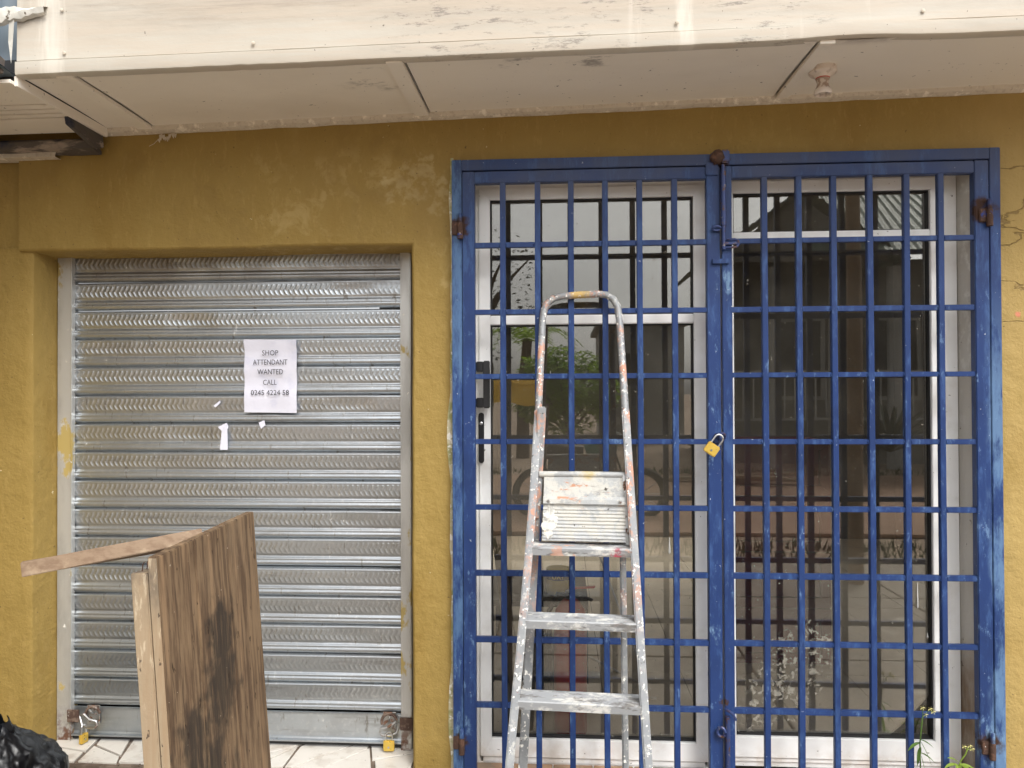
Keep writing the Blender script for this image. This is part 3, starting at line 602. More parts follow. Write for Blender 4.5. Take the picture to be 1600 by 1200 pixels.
# one slat mesh: profile with a braid-embossed band
def prof(v):
    pts = [(0, -.013), (.03, -.008), (.05, .0005), (.085, .0022), (.14, .0015), (.53, -.0005), (.57, -.0005), (.60, -.0045), (.655, -.0048), (.69, -.001), (.71, .0015), (.755, .0018), (.775, .0006), (.80, .0026), (.85, .0046), (.90, .0036), (.93, .0008), (.955, -.003), (1.0, -.013)]
    for a, b in zip(pts, pts[1:]):
        if a[0] <= v <= b[0]: return a[1]+(b[1]-a[1])*(v-a[0])/(b[0]-a[0])
def emboss(x, v):
    if not .13 < v < .56: return 0
    q = (v-.13)/.43; per = .0200; u_ = x/per
    h = 0
    for (lo, hi, sgn, ph) in ((.02, .56, 1, 0), (.44, .98, -1, .30)):
        if lo < q < hi:
            t = (q-lo)/(hi-lo); cx = sgn*(-.62*t+.12*sin(pi*t))+ph
            d = abs((u_-cx+.5) % 1-.5); end = min(1, t*5, (1-t)*5)
            h = max(h, max(0, 1-(d/.17)**2)*end)
    return h*.0026
vv = [0, .03, .05, .085, .125]+[.14+.4*i/18 for i in range(19)]+[.565, .60, .655, .69, .71, .755, .775, .80, .825, .85, .875, .90, .93, .955, 1.0]
nxs = 330*1; nX = int((SX1-SX0)/.0034)
k = len(vv); slats = []
for var in range(4):
    me = bpy.data.meshes.new('slat'); vs = []; fs = []
    for i in range(nX+1):
        x = (SX1-SX0)*i/nX; wear = max(.35, min(1.15, .85+.9*nz(x*2.6, var*7, 2))); dent = .0016*nz(x*4, var*5, 1)
        d2 = max(0, nz(x*3.1, var*11, 4)-.28)*.014
        for v in vv: vs.append((x, -(prof(v)+emboss(x, v)*wear+(dent-d2*math.exp(-((v-.4)/.3)**2))*(1 if .04 < v < .96 else 0)), -v*P+.0006*nz(x*2, var)))
    for i in range(nX): fs += [(i*k+j, (i+1)*k+j, (i+1)*k+j+1, i*k+j+1) for j in range(k-1)]
    me.from_pydata(vs, [], fs); me.materials.append(M['galv']); me.shade_smooth(); slats.append(me)
for i in range(-1, 15):
    o = bpy.data.objects.new('slat', slats[(i*3+1) % 4]); C.objects.link(o); o.parent = rs
    o.location = V((SX0, SY+random.uniform(-.0008, .0008), Z0-i*P+random.uniform(-.0008, .0008)))-V(rs['_o']); o.rotation_euler = (random.uniform(-.05, .045), random.uniform(-.0012, .0012), random.uniform(-.0006, .0006))
zb = Z0-15*P
w = MB().extr([(SY+.004, zb), (SY-.003, zb-.002), (SY-.004, zb-.010), (SY-.001, zb-.016), (SY-.0015, zb-.098), (SY-.006, zb-.103), (SY-.022, zb-.104), (SY-.022, zb-.109), (SY+.004, zb-.110)], SX0, SX1)
w.build('bottom_rail', 'galv', rs, smooth=True)
MB().extr([(SY+.003, zb-.111), (SY-.012, zb-.112), (SY-.012, zb-.123), (SY+.003, zb-.124)], SX0, SX1).build('bottom_seal', 'seal', rs)
box(-2.019, -1.9605, SY-.018, SY+.03, -1.384, .60).build('guide_rail', 'guide', rs, bevel=.003)
box(-1.9595, -1.955, SY-.024, SY+.0, -1.384, .60).build('guide_lip', 'guide', rs, bevel=.001)
box(-.6215, -.585, SY-.026, SY+.03, -1.384, .60).build('guide_rail', 'guide', rs, bevel=.003)
box(-.626, -.6218, SY-.024, SY+.0, -1.384, .60).build('guide_lip', 'guide', rs, bevel=.001)
box(-.585, -.55, SY-.006, SY+.04, -1.384, .60).build('packing_strip', 'jamb', rs)
# locks of the shutter
def hasp(sx, x0, flip):
    w = MB()
    cx = x0; zc = -1.275
    w.tube([V((cx, .160, zc)), V((cx, .150, zc+.012)), V((cx+flip*.008, .146, zc+.02))], .004, 8)
    w.box(cx-.026, cx+.026, .1645, .1685, zc-.045, zc+.030)
    o = w.build('lock_plate', 'steel', rs, bevel=.001, seg=1)
    MB().tube(arc((cx, .160, zc-.005), .030, 10, 200, 14), .0055, 8).build('rusty_ring', 'rustplain', rs, smooth=True)
    a = cx+flip*.045
    MB().tube([(a, .148, zc-.005), (a-flip*.012, .142, zc-.038), (cx+flip*.01, .136, zc-.046), (cx-flip*.022, .135, zc-.047), (cx-flip*.032, .138, zc-.036), (cx-flip*.028, .140, zc-.022), (cx, .142, zc-.018), (cx+flip*.028, .146, zc+.002)], .0052, 8, closed=True).build('shackle_link', 'steel', rs, smooth=True)
    box(min(a, a+flip*.05), max(a, a+flip*.05), .140, .146, zc-.03, zc+.02).build('staple', 'rustplain', rs, bevel=.002)
hasp(1, -.675, 1); hasp(1, -1.872, -1)
def padlock(label, c, ang, w_, h_, sh, turn=0, group=None):
    t = thing('padlock', label, 'padlock', c)
    b = MB().box(c[0]-w_/2, c[0]+w_/2, c[1]-.008, c[1]+.008, c[2]-h_, c[2]).build('lock_body', 'brass', t, bevel=.003, smooth=True)
    pts = [V((c[0]-w_*.32, c[1], c[2]-.004)), V((c[0]-w_*.32, c[1], c[2]+sh*.6))]+arc((c[0], c[1], c[2]+sh*.6), w_*.32, 180, 0, 10)+[V((c[0]+w_*.32, c[1], c[2]-.004))]
    MB().tube(pts, .0032, 8).build('shackle', 'chrome', t, smooth=True)
    MB().lathe([(.004, 0), (.004, .001)], (c[0], c[1]-.0085, c[2]-h_*.6), 10, (0, -1, 0)).build('keyhole_plate', 'chrome', t)
    t.rotation_euler = (0, ang, turn); return t
padlock('brass padlock hanging square-on at the right foot of the roller shutter', (-.669, .128, -1.337), 0, .042, .040, .030)
padlock('small brass padlock seen edge-on at the left foot of the roller shutter', (-1.889, .128, -1.342), 0, .036, .036, .040, turn=R(80))
padlock('brass padlock hanging askew from the hasp where the two blue gate leaves meet', (.532, -.078, -.186), R(35), .046, .040, .040)

# notice on the shutter
nt_ = thing('paper_notice', 'white paper notice reading SHOP ATTENDANT WANTED taped to the roller shutter', 'notice', (-1.147, .158, .067))
w = MB(); vs = []; fs = []
for j in range(15):
    for i in range(11):
        u_, v_ = i/10, j/14; x = -1.252+.211*u_; z = .211-.288*v_-.003*u_
        vs.append((x, .1615-.0040*nz(u_*3, v_*3, 5)-.0030*cos(v_*pi*5.1)-.001*nz(u_*9, v_*9, 2)-.004*(abs(u_-.5)*2)**6*(1 if v_ < .1 or v_ > .9 else .2), z))
for j in range(14):
    for i in range(10): a = j*11+i; fs.append((a, a+1, a+12, a+11))
vs2 = [(x, y+.0004, z) for x, y, z in vs]
w.add(vs, fs); w.add(vs2, fs); w.build('sheet', 'paper', nt_, smooth=True)
def lettering(txt, cx, cz, wd, y, parent, mat, ht=None, rotz=0, name='lettering'):
    cu = bpy.data.curves.new('t', 'FONT'); cu.body = txt; cu.size = 1; cu.align_x = 'LEFT'; cu.resolution_u = 3
    to = bpy.data.objects.new('t', cu); C.objects.link(to); dg = bpy.context.evaluated_depsgraph_get(); dg.update()
    me = bpy.data.meshes.new_from_object(to.evaluated_get(dg)); bpy.data.objects.remove(to); bpy.data.curves.remove(cu)
    xs = [v.co.x for v in me.vertices]; ys = [v.co.y for v in me.vertices]; sx = wd/(max(xs)-min(xs)); sz = ht/(max(ys)-min(ys)) if ht else sx
    mx_, my_ = (max(xs)+min(xs))/2, (max(ys)+min(ys))/2; off = V(parent['_o'])
    for v in me.vertices: v.co = V((cx+(v.co.x-mx_)*sx, y(v.co) if callable(y) else y, cz+(v.co.y-my_)*sz))-off
    me.materials.clear(); me.materials.append(M[mat]); me.name = name
    o = bpy.data.objects.new(name, me); C.objects.link(o); o.parent = parent; o['_o'] = tuple(off); return o
for txt, cx, py, wd in (('SHOP', 422, 551.5, 25), ('ATTENDANT', 422, 566, 54), ('WANTED', 422, 581, 40), ('CALL', 421.5, 597.5, 21), ('0245 4224 58', 421.5, 613.5, 59.5)):
    lettering(txt, -1.252+(cx-380)*.00257, .211-(py-530)*.00252, wd*.00257, lambda q: .1505, nt_, 'ink', ht=.0205)
for pts, lab in (([(-1.36, -.135), (-1.325, -.118), (-1.318, -.135), (-1.322, -.145), (-1.320, -.225), (-1.352, -.225), (-1.345, -.150)], 'long torn strip of white paper left on the shutter below the notice'),
                 ([(-1.195, -.118), (-1.172, -.108), (-1.168, -.128), (-1.185, -.142)], 'tiny torn corner of white paper stuck right below the notice'),
                 ([(-1.378, -.05), (-1.352, -.03), (-1.350, -.038), (-1.37, -.058)], 'small scrap of white paper stuck on the shutter left of the notice')):
    w = MB().poly([(x, .1625+.003*nz(x*90, z*60), z) for x, z in pts], (0, -.0006, 0)); tag(w.build('paper_scrap', 'paper'), lab, 'paper scrap')

# ------------------------------------------------------------------ aluminium door and fixed window
YF, YG = .072, .105
def frame4(mb, x0, x1, z0, z1, w_, y0, y1, bt=None, top=None):
    bt = bt or w_; top = top or w_
    mb.poly([(x0, y0, z0), (x0+w_, y0, z0+bt), (x0+w_, y0, z1-top), (x0, y0, z1)], (0, y1-y0, 0))
    mb.poly([(x1, y0, z0), (x1, y0, z1), (x1-w_, y0, z1-top), (x1-w_, y0, z0+bt)], (0, y1-y0, 0))
    mb.poly([(x0, y0, z1), (x0+w_, y0, z1-top), (x1-w_, y0, z1-top), (x1, y0, z1)], (0, y1-y0, 0))
    mb.poly([(x0, y0, z0), (x1, y0, z0), (x1-w_, y0, z0+bt), (x0+w_, y0, z0+bt)], (0, y1-y0, 0))
    return mb
dr = thing('glass_door', 'white aluminium glass door with black pull handle behind the left gate leaf', 'door', (.1, .09, -1.38))
frame4(MB(), -.333, .553, -1.408, .787, .022, .082, .14).build('door_frame', 'white', dr, bevel=.0012, seg=1)
frame4(MB(), -.310, .530, -1.362, .765, .042, YF, .125, bt=.068, top=.042).build('door_leaf', 'white', dr, bevel=.002, seg=2)
box(-.30, .52, .079, .13, -1.386, -1.364).build('door_threshold', 'white', dr, bevel=.002)
box(-.268, .488, YF+.002, .125, .2515, .2865).build('transom', 'white', dr, bevel=.003)
frame4(MB(), -.2678, .4878, .2868, .7228, .004, YG-.018, YG+.006).build('seal', 'seal', dr)
frame4(MB(), -.2678, .4878, -1.2938, .2512, .004, YG-.018, YG+.006).build('seal', 'seal', dr)
box(-.2645, .4845, YG, YG+.004, .290, .7195).build('pane', 'glass', dr)
box(-.2645, .4845, YG, YG+.004, -1.2905, .248).build('pane', 'glass', dr)
w = MB().box(-.318, -.290, .030, .072, .075, .113).box(-.318, -.290, .030, .072, -.058, -.022)
w.box(-.290, -.266, .022, .044, -.060, .115); w.build('pull_handle', 'blackplastic', dr, bevel=.003)
w = MB().poly([(x, .064, z) for x, z in [(-.302+.0105*cos(t), -.088+.0105*sin(t)) for t in [pi*i/8 for i in range(9)]]+[(-.302+.0105*cos(t), -.256+.0105*sin(t)) for t in [pi+pi*i/8 for i in range(9)]]], (0, .008, 0))
w.build('lock_plate', 'blackplastic', dr, bevel=.001, seg=1)
MB().lathe([(.006, 0), (.006, .003), (.004, .004)], (-.302, .064, -.118), 14, (0, -1, 0)).build('keyhole', 'chrome', dr)
wd = thing('fixed_window', 'tall white aluminium fixed window with top light behind the right gate leaf', 'window', (1.0, .09, -1.38))
frame4(MB(), .5535, 1.436, -1.380, .787, .045, .088, .15, bt=.028, top=.02).build('window_frame', 'white', wd, bevel=.002)
frame4(MB(), .585, 1.385, -1.340, .774, .048, YF, .130, bt=.075, top=.044).build('sash', 'white', wd, bevel=.002)
box(.634, 1.3365, YF+.002, .128, .556, .585).build('transom', 'white', wd, bevel=.003)
box(1.384, 1.394, .079, .135, -1.36, .772).build('bead', 'white', wd, bevel=.002)
box(.60, 1.40, .080, .135, -1.3585, -1.342).build('bead', 'white', wd, bevel=.002)
frame4(MB(), .6338, 1.3368, .5852, .7298, .004, YG-.018, YG+.006).build('seal', 'seal', wd)
frame4(MB(), .6338, 1.3368, -1.2648, .5558, .004, YG-.018, YG+.006).build('seal', 'seal', wd)
box(.637, 1.3335, YG, YG+.004, .5885, .7265).build('pane', 'glass', wd)
box(.637, 1.3335, YG, YG+.004, -1.2615, .5525).build('pane', 'glass', wd)
for x, z0, z1, ww in ((.398, -.607, -.545, .0045), (1.293, -.797, -.703, .0030), (1.327, -.905, -.885, .0032), (-.285, -.66, -.62, .002)):
    w = MB().tube([(x, .1035, z1), (x, .1025, (z0+z1)/2), (x, .102, z0+.006), (x, .1035, z0)], [ww*.3, ww*.7, ww, ww*.3], 8)
    w.build('paint_drip', 'whitepaint', dr if x < .5 else wd, smooth=True)

# ------------------------------------------------------------------ blue security gate
GY0, GY1 = -.040, -.004
gt = thing('security_gate', 'blue painted steel double gate with grid bars locked over the glass entrance', 'gate', (.56, -.02, -1.45))
zt = lambda x: .8405+.003*(x-.55)/.95
w = MB()
w.box(-.396, -.3595, GY0, GY1, -1.47, .8425); w.build('gate_frame', 'blue', gt, bevel=.002)
box(1.4845, 1.521, GY0, GY1, -1.47, .8425).build('gate_frame', 'blue', gt, bevel=.002)
box(-.3594, 1.4844, GY0, GY1, .803, .8420).build('gate_frame', 'blue', gt, bevel=.002)
box(.512, .556, GY0-.006, GY0+.004, .765, .812).build('stop_plate', 'blue', gt, bevel=.002)
w = MB(); rng = random.Random(3)
bm = bmesh.new(); bmesh.ops.create_icosphere(bm, subdivisions=3, radius=1)
vs = [(.553+v.co.x*.026*(1+.25*nz(*(v.co*2))), -.052+v.co.y*.02, .828+v.co.z*.024*(1+.3*nz(*(v.co*3)))) for v in bm.verts]; fs = [[q.index for q in f_.verts] for f_ in bm.faces]; bm.free()
w.add(vs, fs).build('rusty_weld', 'rust', gt, smooth=True)
box(.564, .594, -.060, -.036, .806, .852).build('frame_bracket', 'bolt', gt, bevel=.005)
HZ = [.532, .289, .056, -.180, -.417, -.654, -.893, -1.130]
def leaf(x0, x1, s0, s1, bars, lab):
    lf = w = MB()
    w.box(x0, x0+s0, GY0+.001, GY1, -1.44, .799).box(x1-s1, x1, GY0+.001, GY1, -1.44, .799)
    w.box(x0+s0, x1-s1, GY0+.0015, GY1-.001, .756, .7985).box(x0+s0, x1-s1, GY0+.0015, GY1-.001, -1.439, -1.395)
    lf = w.build('gate_leaf', 'blue', gt, bevel=.0025); lf['label'] = lab
    for z in HZ:
        MB().box(x0+s0-.001, x1-s1+.001, -.034, -.015, z-.0092+.0012*rng.uniform(-1, 1), z+.0092).build('horizontal_bar', 'blue', lf, bevel=.0015)
    for x in bars:
        dx = rng.uniform(-.0018, .0018); b1 = rng.uniform(-.0022, .0022); rows = [(-1.396, 0), (-1.0, b1*.6), (-.6, b1), (-.2, b1*.9+dx*.3), (.25, b1*.3+dx*.7), (.757, dx)]
        vs = [(x+o_+sx*.0103, y_, z) for z, o_ in rows for sx, y_ in ((-1, -.0385), (1, -.0385), (1, -.017), (-1, -.017))]
        MB().add(vs, [(i*4+j, i*4+(j+1) % 4, (i+1)*4+(j+1) % 4, (i+1)*4+j) for i in range(5) for j in range(4)]+[(3, 2, 1, 0), (20, 21, 22, 23)]).build('vertical_bar', 'blue', lf, bevel=.0018)
    w = MB()
    for x in bars:
        for z in HZ:
            for sx in (-1, 1): w.tube([(x+sx*.0108, -.0335, z-.006), (x+sx*.0125, -.0345, z), (x+sx*.0108, -.0335, z+.007)], [.0022, .0032, .002], 5)
    struct(w.build('weld_bead', 'blue', lf, smooth=True), 'stuff')
    return lf
leaf(-.3575, .5625, .0445, .0465, [-.210, -.0865, .034, .157, .279, .403], 'left gate leaf with six upright bars')
leaf(.5685, 1.4825, .0355, .0485, [.717, .836, .957, 1.081, 1.205, 1.323], 'right gate leaf with six upright bars')
def hinge(x, z, s):
    box(x-.020, x+.020, -.047, -.0402, z-.030, z+.018).build('hinge_plate', 'rust', gt, bevel=.003)
    MB().lathe([(.0095, -.045), (.0105, -.044), (.0105, .012), (.0095, .013)], (x+s*.012, -.050, z), 14).build('hinge_knuckle', 'rust', gt, smooth=True)
    MB().lathe([(.0085, .0135), (.0085, .046), (.006, .049)], (x+s*.012, -.050, z), 14).build('hinge_pin', 'blue', gt, smooth=True)
hinge(-.376, .598, 1); hinge(-.376, -1.255, 1); hinge(1.466, .612, 1); hinge(1.458, -1.225, 1)
# long drop bolt at the meeting stiles
w = MB().lathe([(.007, 0), (.007, .30)], (.572, -.052, .50), 14); w.lathe([(.010, 0), (.010, .19)], (.572, -.052, .585), 14)
w.build('top_bolt', 'bolt', gt, smooth=True)
MB().lathe([(.0085, 0), (.0085, .30)], (.575, -.052, -1.44), 14).build('foot_bolt', 'bolt', gt, smooth=True)
MB().tube(arc((.61, -.052, .521), .014, 90, -90, 8)+[V((.575, -.052, .507)), V((.575, -.052, .535))], .0045, 8, closed=True).build('bolt_handle', 'bolt', gt, smooth=True)
MB().bar((.575, -.05, .521), (.628, -.05, .521), .008, .010).build('bolt_tongue', 'bolt', gt, bevel=.002)
MB().tube(arc((.548, -.052, .575), .014, 0, 330, 12, (1, 0, 0), (0, -.3, .5)), .0045, 8).build('lock_eye', 'bolt', gt, smooth=True)
box(.533, .592, -.052, -.0405, .450, .468).build('stop_bar', 'blue', gt, bevel=.002)
MB().tube(arc((.558, -.058, -.160), .014, 0, 350, 14, (1, 0, 0), (0, -.5, .85)), .005, 8).build('lock_eye', 'bolt', gt, smooth=True)
MB().tube(arc((.546, -.055, -.168), .016, 0, 350, 14, (.5, -.6, 0), (0, 0, 1)), .0055, 8).build('lock_eye', 'bolt', gt, smooth=True)
MB().tube(arc((.552, -.055, -1.195), .016, 0, 330, 12, (.8, -.3, 0), (0, 0, 1)), .0055, 8).build('lock_eye', 'bolt', gt, smooth=True)
MB().tube([(.566, -.045, -1.118), (.58, -.062, -1.120), (.592, -.066, -1.128), (.600, -.066, -1.148)], .0045, 8).build('bolt_handle', 'bolt', gt, smooth=True)

# ------------------------------------------------------------------ step ladder leaning in front of the gate
ld = thing('step_ladder', 'folded aluminium step ladder splashed with white and orange paint, leaning on the gate', 'ladder', (.05, -.7, -1.5))
Lr = lambda z: V((-.067+.0669*(z-.256)-.012*sin(pi*max(0, min(1, (.256-z)/1.3)))*-1, -.064+.374*(z-.256), z))
Rr = lambda z: V((.203-.0281*(z-.250), -.090+.374*(z-.250), z))
pts = [Lr(-.12)+V((0, 0, 0)), Lr(0), Lr(.15), Lr(.256)]+[V((-.062, -.055, .290)), V((-.052, -.049, .316)), V((-.030, -.048, .334)), V((0.0, -.050, .341)), V((.063, -.054, .345)), V((.13, -.062, .346)), V((.160, -.066, .342)), V((.183, -.072, .326)), V((.197, -.080, .298))]+[Rr(.25), Rr(.15), Rr(0), Rr(-.12)]
MB().tube(pts, .0125, 12).build('top_bow', 'alu', ld, smooth=True)
up = V((0, 1, .0))
def rail(fn, a, b, wx, dy, yo, name='rail', mat='alu'):
    P_ = [fn(a+(b-a)*i/6) for i in range(7)]; mb = MB(); vs = []; fs = []
    for p in P_:
        for sx, sy in ((-1, -1), (1, -1), (1, 1), (-1, 1)): vs.append((p.x+sx*wx/2, p.y+yo+sy*dy/2, p.z))
    for i in range(6): fs += [(i*4+j, i*4+(j+1) % 4, (i+1)*4+(j+1) % 4, (i+1)*4+j) for j in range(4)]
    fs += [(3, 2, 1, 0), (24, 25, 26, 27)]
    return mb.add(vs, fs).build(name, mat, ld, bevel=.004, smooth=True)
rail(Lr, -.06, -1.485, .025, .030, 0); rail(Rr, -.06, -1.485, .025, .030, 0)
Lb = lambda z: V((-.068+.055*(z+.07), -.215+.095*(z+.07), z)); Rb = lambda z: V((.195, -.262+.095*(z+.277), z))
rail(Lb, -.05, -1.485, .029, .020, 0, 'rear_leg'); rail(Rb, -.27, -1.485, .020, .018, 0, 'rear_leg')
box(-.215, -.155, -.755, -.700, -1.5, -1.478).build('rubber_foot', 'seal', ld, bevel=.004)
box(.225, .282, -.780, -.726, -1.5, -1.478).build('rubber_foot', 'seal', ld, bevel=.004)
def step(z):
    a, b = Lr(z), Rr(z); L_ = (b-a).length; d = (b-a).normalized(); ang = math.atan2(d.y, d.x)
    T = Matrix.Translation(a+V((0, -.016, 0))) @ Matrix.Rotation(ang, 4, 'Z')
    pr = [(0, -.026), (0, -.004), (.003, 0)]
    for i in range(7): y = .010+i*.0115; pr += [(y-.003, 0), (y, .0022), (y+.003, .0022), (y+.006, 0)]
    pr += [(.090, 0), (.092, -.004), (.092, -.022), (.088, -.022), (.087, -.006), (.006, -.006), (.005, -.026)]
    MB().extr(pr, -.010, L_+.008, T).build('step', 'alustep', ld, bevel=0)
    for e in (0, L_-.002): MB().extr([(.01, -.024), (.01, -.006), (.08, -.006), (.06, -.024)], e-.002, e+.004, T).build('step_bracket', 'alu', ld)
for z in (-.492, -.700, -.915, -1.13, -1.34): step(z)
# folded platform between the rails
a, b = Lr(-.28)+V((.02, .02, 0)), Rr(-.28)+V((-.004, .02, 0)); ang = math.atan2((b-a).y, (b-a).x); L_ = (b-a).length
T = Matrix.Translation(a) @ Matrix.Rotation(ang, 4, 'Z') @ Matrix.Rotation(-R(20), 4, 'X')
pr = [(0, 0), (-.004, -.004), (-.002, -.035), (-.001, -.068), (-.011, -.070), (-.013, -.080), (-.012, -.094), (-.002, -.098)]
for i in range(9): zz = -.104-i*.0115; pr += [(-.001, zz), (-.0045, zz-.0035), (-.0045, zz-.007), (-.001, zz-.0105)]
pr += [(.0, -.212), (.010, -.212), (.010, -.002)]
MB().extr(pr, .012, L_-.008, T).build('platform', 'aluwhite', ld, bevel=0)
MB().tube([T @ V((-.004, 0, .006)), T @ V((L_/2, 0, .007)), T @ V((L_+.006, 0, .006))], .0105, 12).build('platform_bar', 'aluwhite', ld, smooth=True)
w = MB()
for sx in (.030, L_-.025):
    w.lathe([(.005, 0), (.005, .002), (.003, .004)], T @ V((sx, -.014, -.086)), 10, (0, -1, 0))
w.build('rivet', 'steel', ld)
bm = bmesh.new(); bmesh.ops.create_icosphere(bm, subdivisions=4, radius=1)
vs = [T @ V((.034+v.co.x*.019*(1+.9*nz(*(v.co*2.2))+.4*nz(*(v.co*6))), -.004+v.co.y*.0035, -.152+v.co.z*.046*(1+.5*nz(*(v.co*2))+.3*nz(*(v.co*7))))) for v in bm.verts]; fs = [[q.index for q in f_.verts] for f_ in bm.faces]; bm.free()
MB().add(vs, fs).build('paint_blob', 'blobpaint', ld, smooth=True)
MB().bar(Lr(-.1)+V((.018, .03, 0)), Lr(-.42)+V((.016, .06, 0)), .012, .02, (0, 1, 0)).build('hinge_arm', 'alu', ld, bevel=.002)
MB().bar(Rr(-.27)+V((-.016, .02, 0)), Rr(-.50)+V((-.016, .06, 0)), .012, .02, (0, 1, 0)).build('hinge_arm', 'steel', ld, bevel=.002)

# ------------------------------------------------------------------ upended wooden stand
wb = thing('wooden_stand', 'upended stand of three brown planks with a pale edge post and protruding lath', 'wooden stand', (-.95, -.75, -1.5))
# local frame: tilt about Y so that the top leans left
def wt(x, y, z):  # x offset from face, y, z world height
    return V((-.983+(-.384-z)*.070+x+(y+.75)*-.025, y, z))
def plank(y0, y1, z1a, z1b, x0, x1, name, mat, n=16, par=wb):
    mb = MB(); vs = []; fs = []
    for i in range(n+1):
        t = i/n
        za = z1a+(-1.5-z1a)*t; zb_ = z1b+(-1.5-z1b)*t
        e1 = .002*nz(za*4, y0*9)+.0012*nz(za*19, y0*5); e2 = .002*nz(zb_*4, y1*9)
        xx = .0015*nz(za*3, y0*3)
        for (x, y, z) in ((x0+xx, y0+e1, za), (x1+xx, y0+e1, za), (x1+xx, y1+e2, zb_), (x0+xx, y1+e2, zb_)): vs.append(wt(x, y, z))
    for i in range(n): fs += [(i*4+j, i*4+(j+1) % 4, (i+1)*4+(j+1) % 4, (i+1)*4+j) for j in range(4)]
    fs += [(3, 2, 1, 0), tuple(n*4+j for j in range(4))]
    return mb.add(vs, fs).build(name, mat, par, bevel=.0022, seg=2)
plank(-1.046, -.860, -.386, -.381, 0, .024, 'plank', 'wood')
plank(-.8565, -.6560, -.381, -.377, .0012, .025, 'plank', 'wood')
plank(-.6520, -.440, -.3765, -.373, -.0008, .0235, 'plank', 'wood')
plank(-1.050, -.985, -.424, -.428, -.042, -.0015, 'post', 'woodpale')
plank(-1.0485, -1.0465, -.389, -.389, .0015, .0225, 'plank_edge', 'woodpale')
w = MB(); n = 10; vs = []; fs = []
A, B = V((-1.352, -.955, -.4400)), V((-.990, -.74, -.396))
for i in range(n+1):
    t = i/n; p = A.lerp(B, t); tw = R(6+26*t); d = (B-A).normalized(); sx = d.cross(V((0, 0, 1))).normalized(); sy = sx.cross(d)
    for ii, jj in ((-1, -1), (1, -1), (1, 1), (-1, 1)):
        a_, b_ = ii*.018, jj*.0185; vs.append(p+sx*(a_*cos(tw)-b_*sin(tw))+sy*(a_*sin(tw)+b_*cos(tw)))
for i in range(n): fs += [(i*4+j, i*4+(j+1) % 4, (i+1)*4+(j+1) % 4, (i+1)*4+j) for j in range(4)]
fs += [(3, 2, 1, 0), tuple(n*4+j for j in range(4))]
w.add(vs, fs).build('lath', 'woodlath', wb, bevel=.0018)
MB().bar(wt(-.02, -.98, -.43), wt(-.02, -.46, -.46), .03, .05).build('rear_batten', 'woodpale', wb, bevel=.002)
for (x, y, z) in ((-.030, -1.02, -.42), (-.020, -1.00, -.42), (-.034, -.99, -.42)):
    p = wt(x, y, z); MB().tube([p+V((0, 0, -.01)), p+V((.002, 0, .012)), p+V((.006, 0, .016))], .0013, 6).build('nail', 'rust', wb)

# ------------------------------------------------------------------ bin bag
bm = bmesh.new(); bmesh.ops.create_icosphere(bm, subdivisions=6, radius=1)
def rdg(p): return 1-abs(noise.noise(p))*2
vs = []
for v in bm.verts:
    p = v.co.normalized(); k = 1+.10*noise.noise(p*1.6)+.075*rdg(p*2.6+V((3, 1, 2)))*.8+.05*rdg(V((p.x*7, p.y*7, p.z*2.5))+V((1, 7, 2)))+.010*rdg(p*13)
    q = V((p.x*.245*k, p.y*.22*k, p.z*.200*k)); kx = (p-V((.42, -.1, .93)).normalized()).length
    if kx < .5: q += V((-.01, 0, .055))*(1-kx/.5)**1.3
    q += V((-1.872, -.44, -1.300)); q.z = max(q.z, -1.497); vs.append(q)
fs = [[q.index for q in f_.verts] for f_ in bm.faces]; bm.free()
bg_ = thing('bin_bag', 'knotted shiny black bin bag on the ground in the bottom left corner', 'bag', (-1.88, -.36, -1.5))
MB().add(vs, fs).build('bag_body', 'bag', bg_, smooth=True)
w = MB(); n = 22; m_ = 14; vs = []; fs = []
for i in range(n+1):
    t = i/n; rr = (.020+.034*t**1.2) if t < .72 else (.045-.05*(t-.72)); zc = -1.150+.115*t
    for j in range(m_*2):
        a = 2*pi*j/(m_*2); q = rr*(1+.30*sin(a*5+t*3)+.25*nz(cos(a)*2, sin(a)*2, t*4)); vs.append((-1.772-.01*t+q*cos(a)*.75, -.46+q*sin(a)*.5, zc+.014*sin(a*3+1)*t))
for i in range(n): fs += [(i*2*m_+j, i*2*m_+(j+1) % (2*m_), (i+1)*2*m_+(j+1) % (2*m_), (i+1)*2*m_+j) for j in range(2*m_)]
MB().add(vs, fs).build('knot', 'bag', bg_, smooth=True)

# ------------------------------------------------------------------ weeds at the sill
def leafm(mb, p, d, ln, wd_, droop=.3):
    p = V(p); d = V(d).normalized(); s_ = d.cross(V((0, 0, 1))).normalized(); vs = []; n = 7
    for i in range(n+1):
        t = i/n; ww = wd_*sin(pi*min(1, t*.93+.07))**.8; c_ = p+d*ln*t-V((0, 0, 1))*droop*ln*t*t
        vs += [c_-s_*ww/2+V((0, 0, ww*.25)), c_, c_+s_*ww/2+V((0, 0, ww*.25))]
    mb.add(vs, [(i*3+j, i*3+j+1, i*3+j+4, i*3+j+3) for i in range(n) for j in range(2)])
def weed(label, stem, leaves, flowers, mat):
    t = thing('weed', label, 'plant', stem[0])
    MB().tube(stem, .0022, 7).build('stem', mat, t, smooth=True)
    for (p, d, ln, ww) in leaves: mb = MB(); leafm(mb, p, d, ln, ww); mb.build('leaf', mat, t, smooth=True)
    w = MB()
    for p, q in flowers: w.tube([q, p], .0011, 5)
    w.build('flower_stalk', mat, t)
    w = MB()
    for p, q in flowers:
        for a in range(5): leafm(w, p, (cos(a*1.26), -.2, sin(a*1.26)), .010, .006, 0)
    w.build('flower', 'petal', t)
Yw = -.055
st = [(1.236, Yw, -1.43), (1.228, Yw, -1.33), (1.226, Yw, -1.22), (1.232, Yw, -1.16), (1.236, Yw, -1.128)]
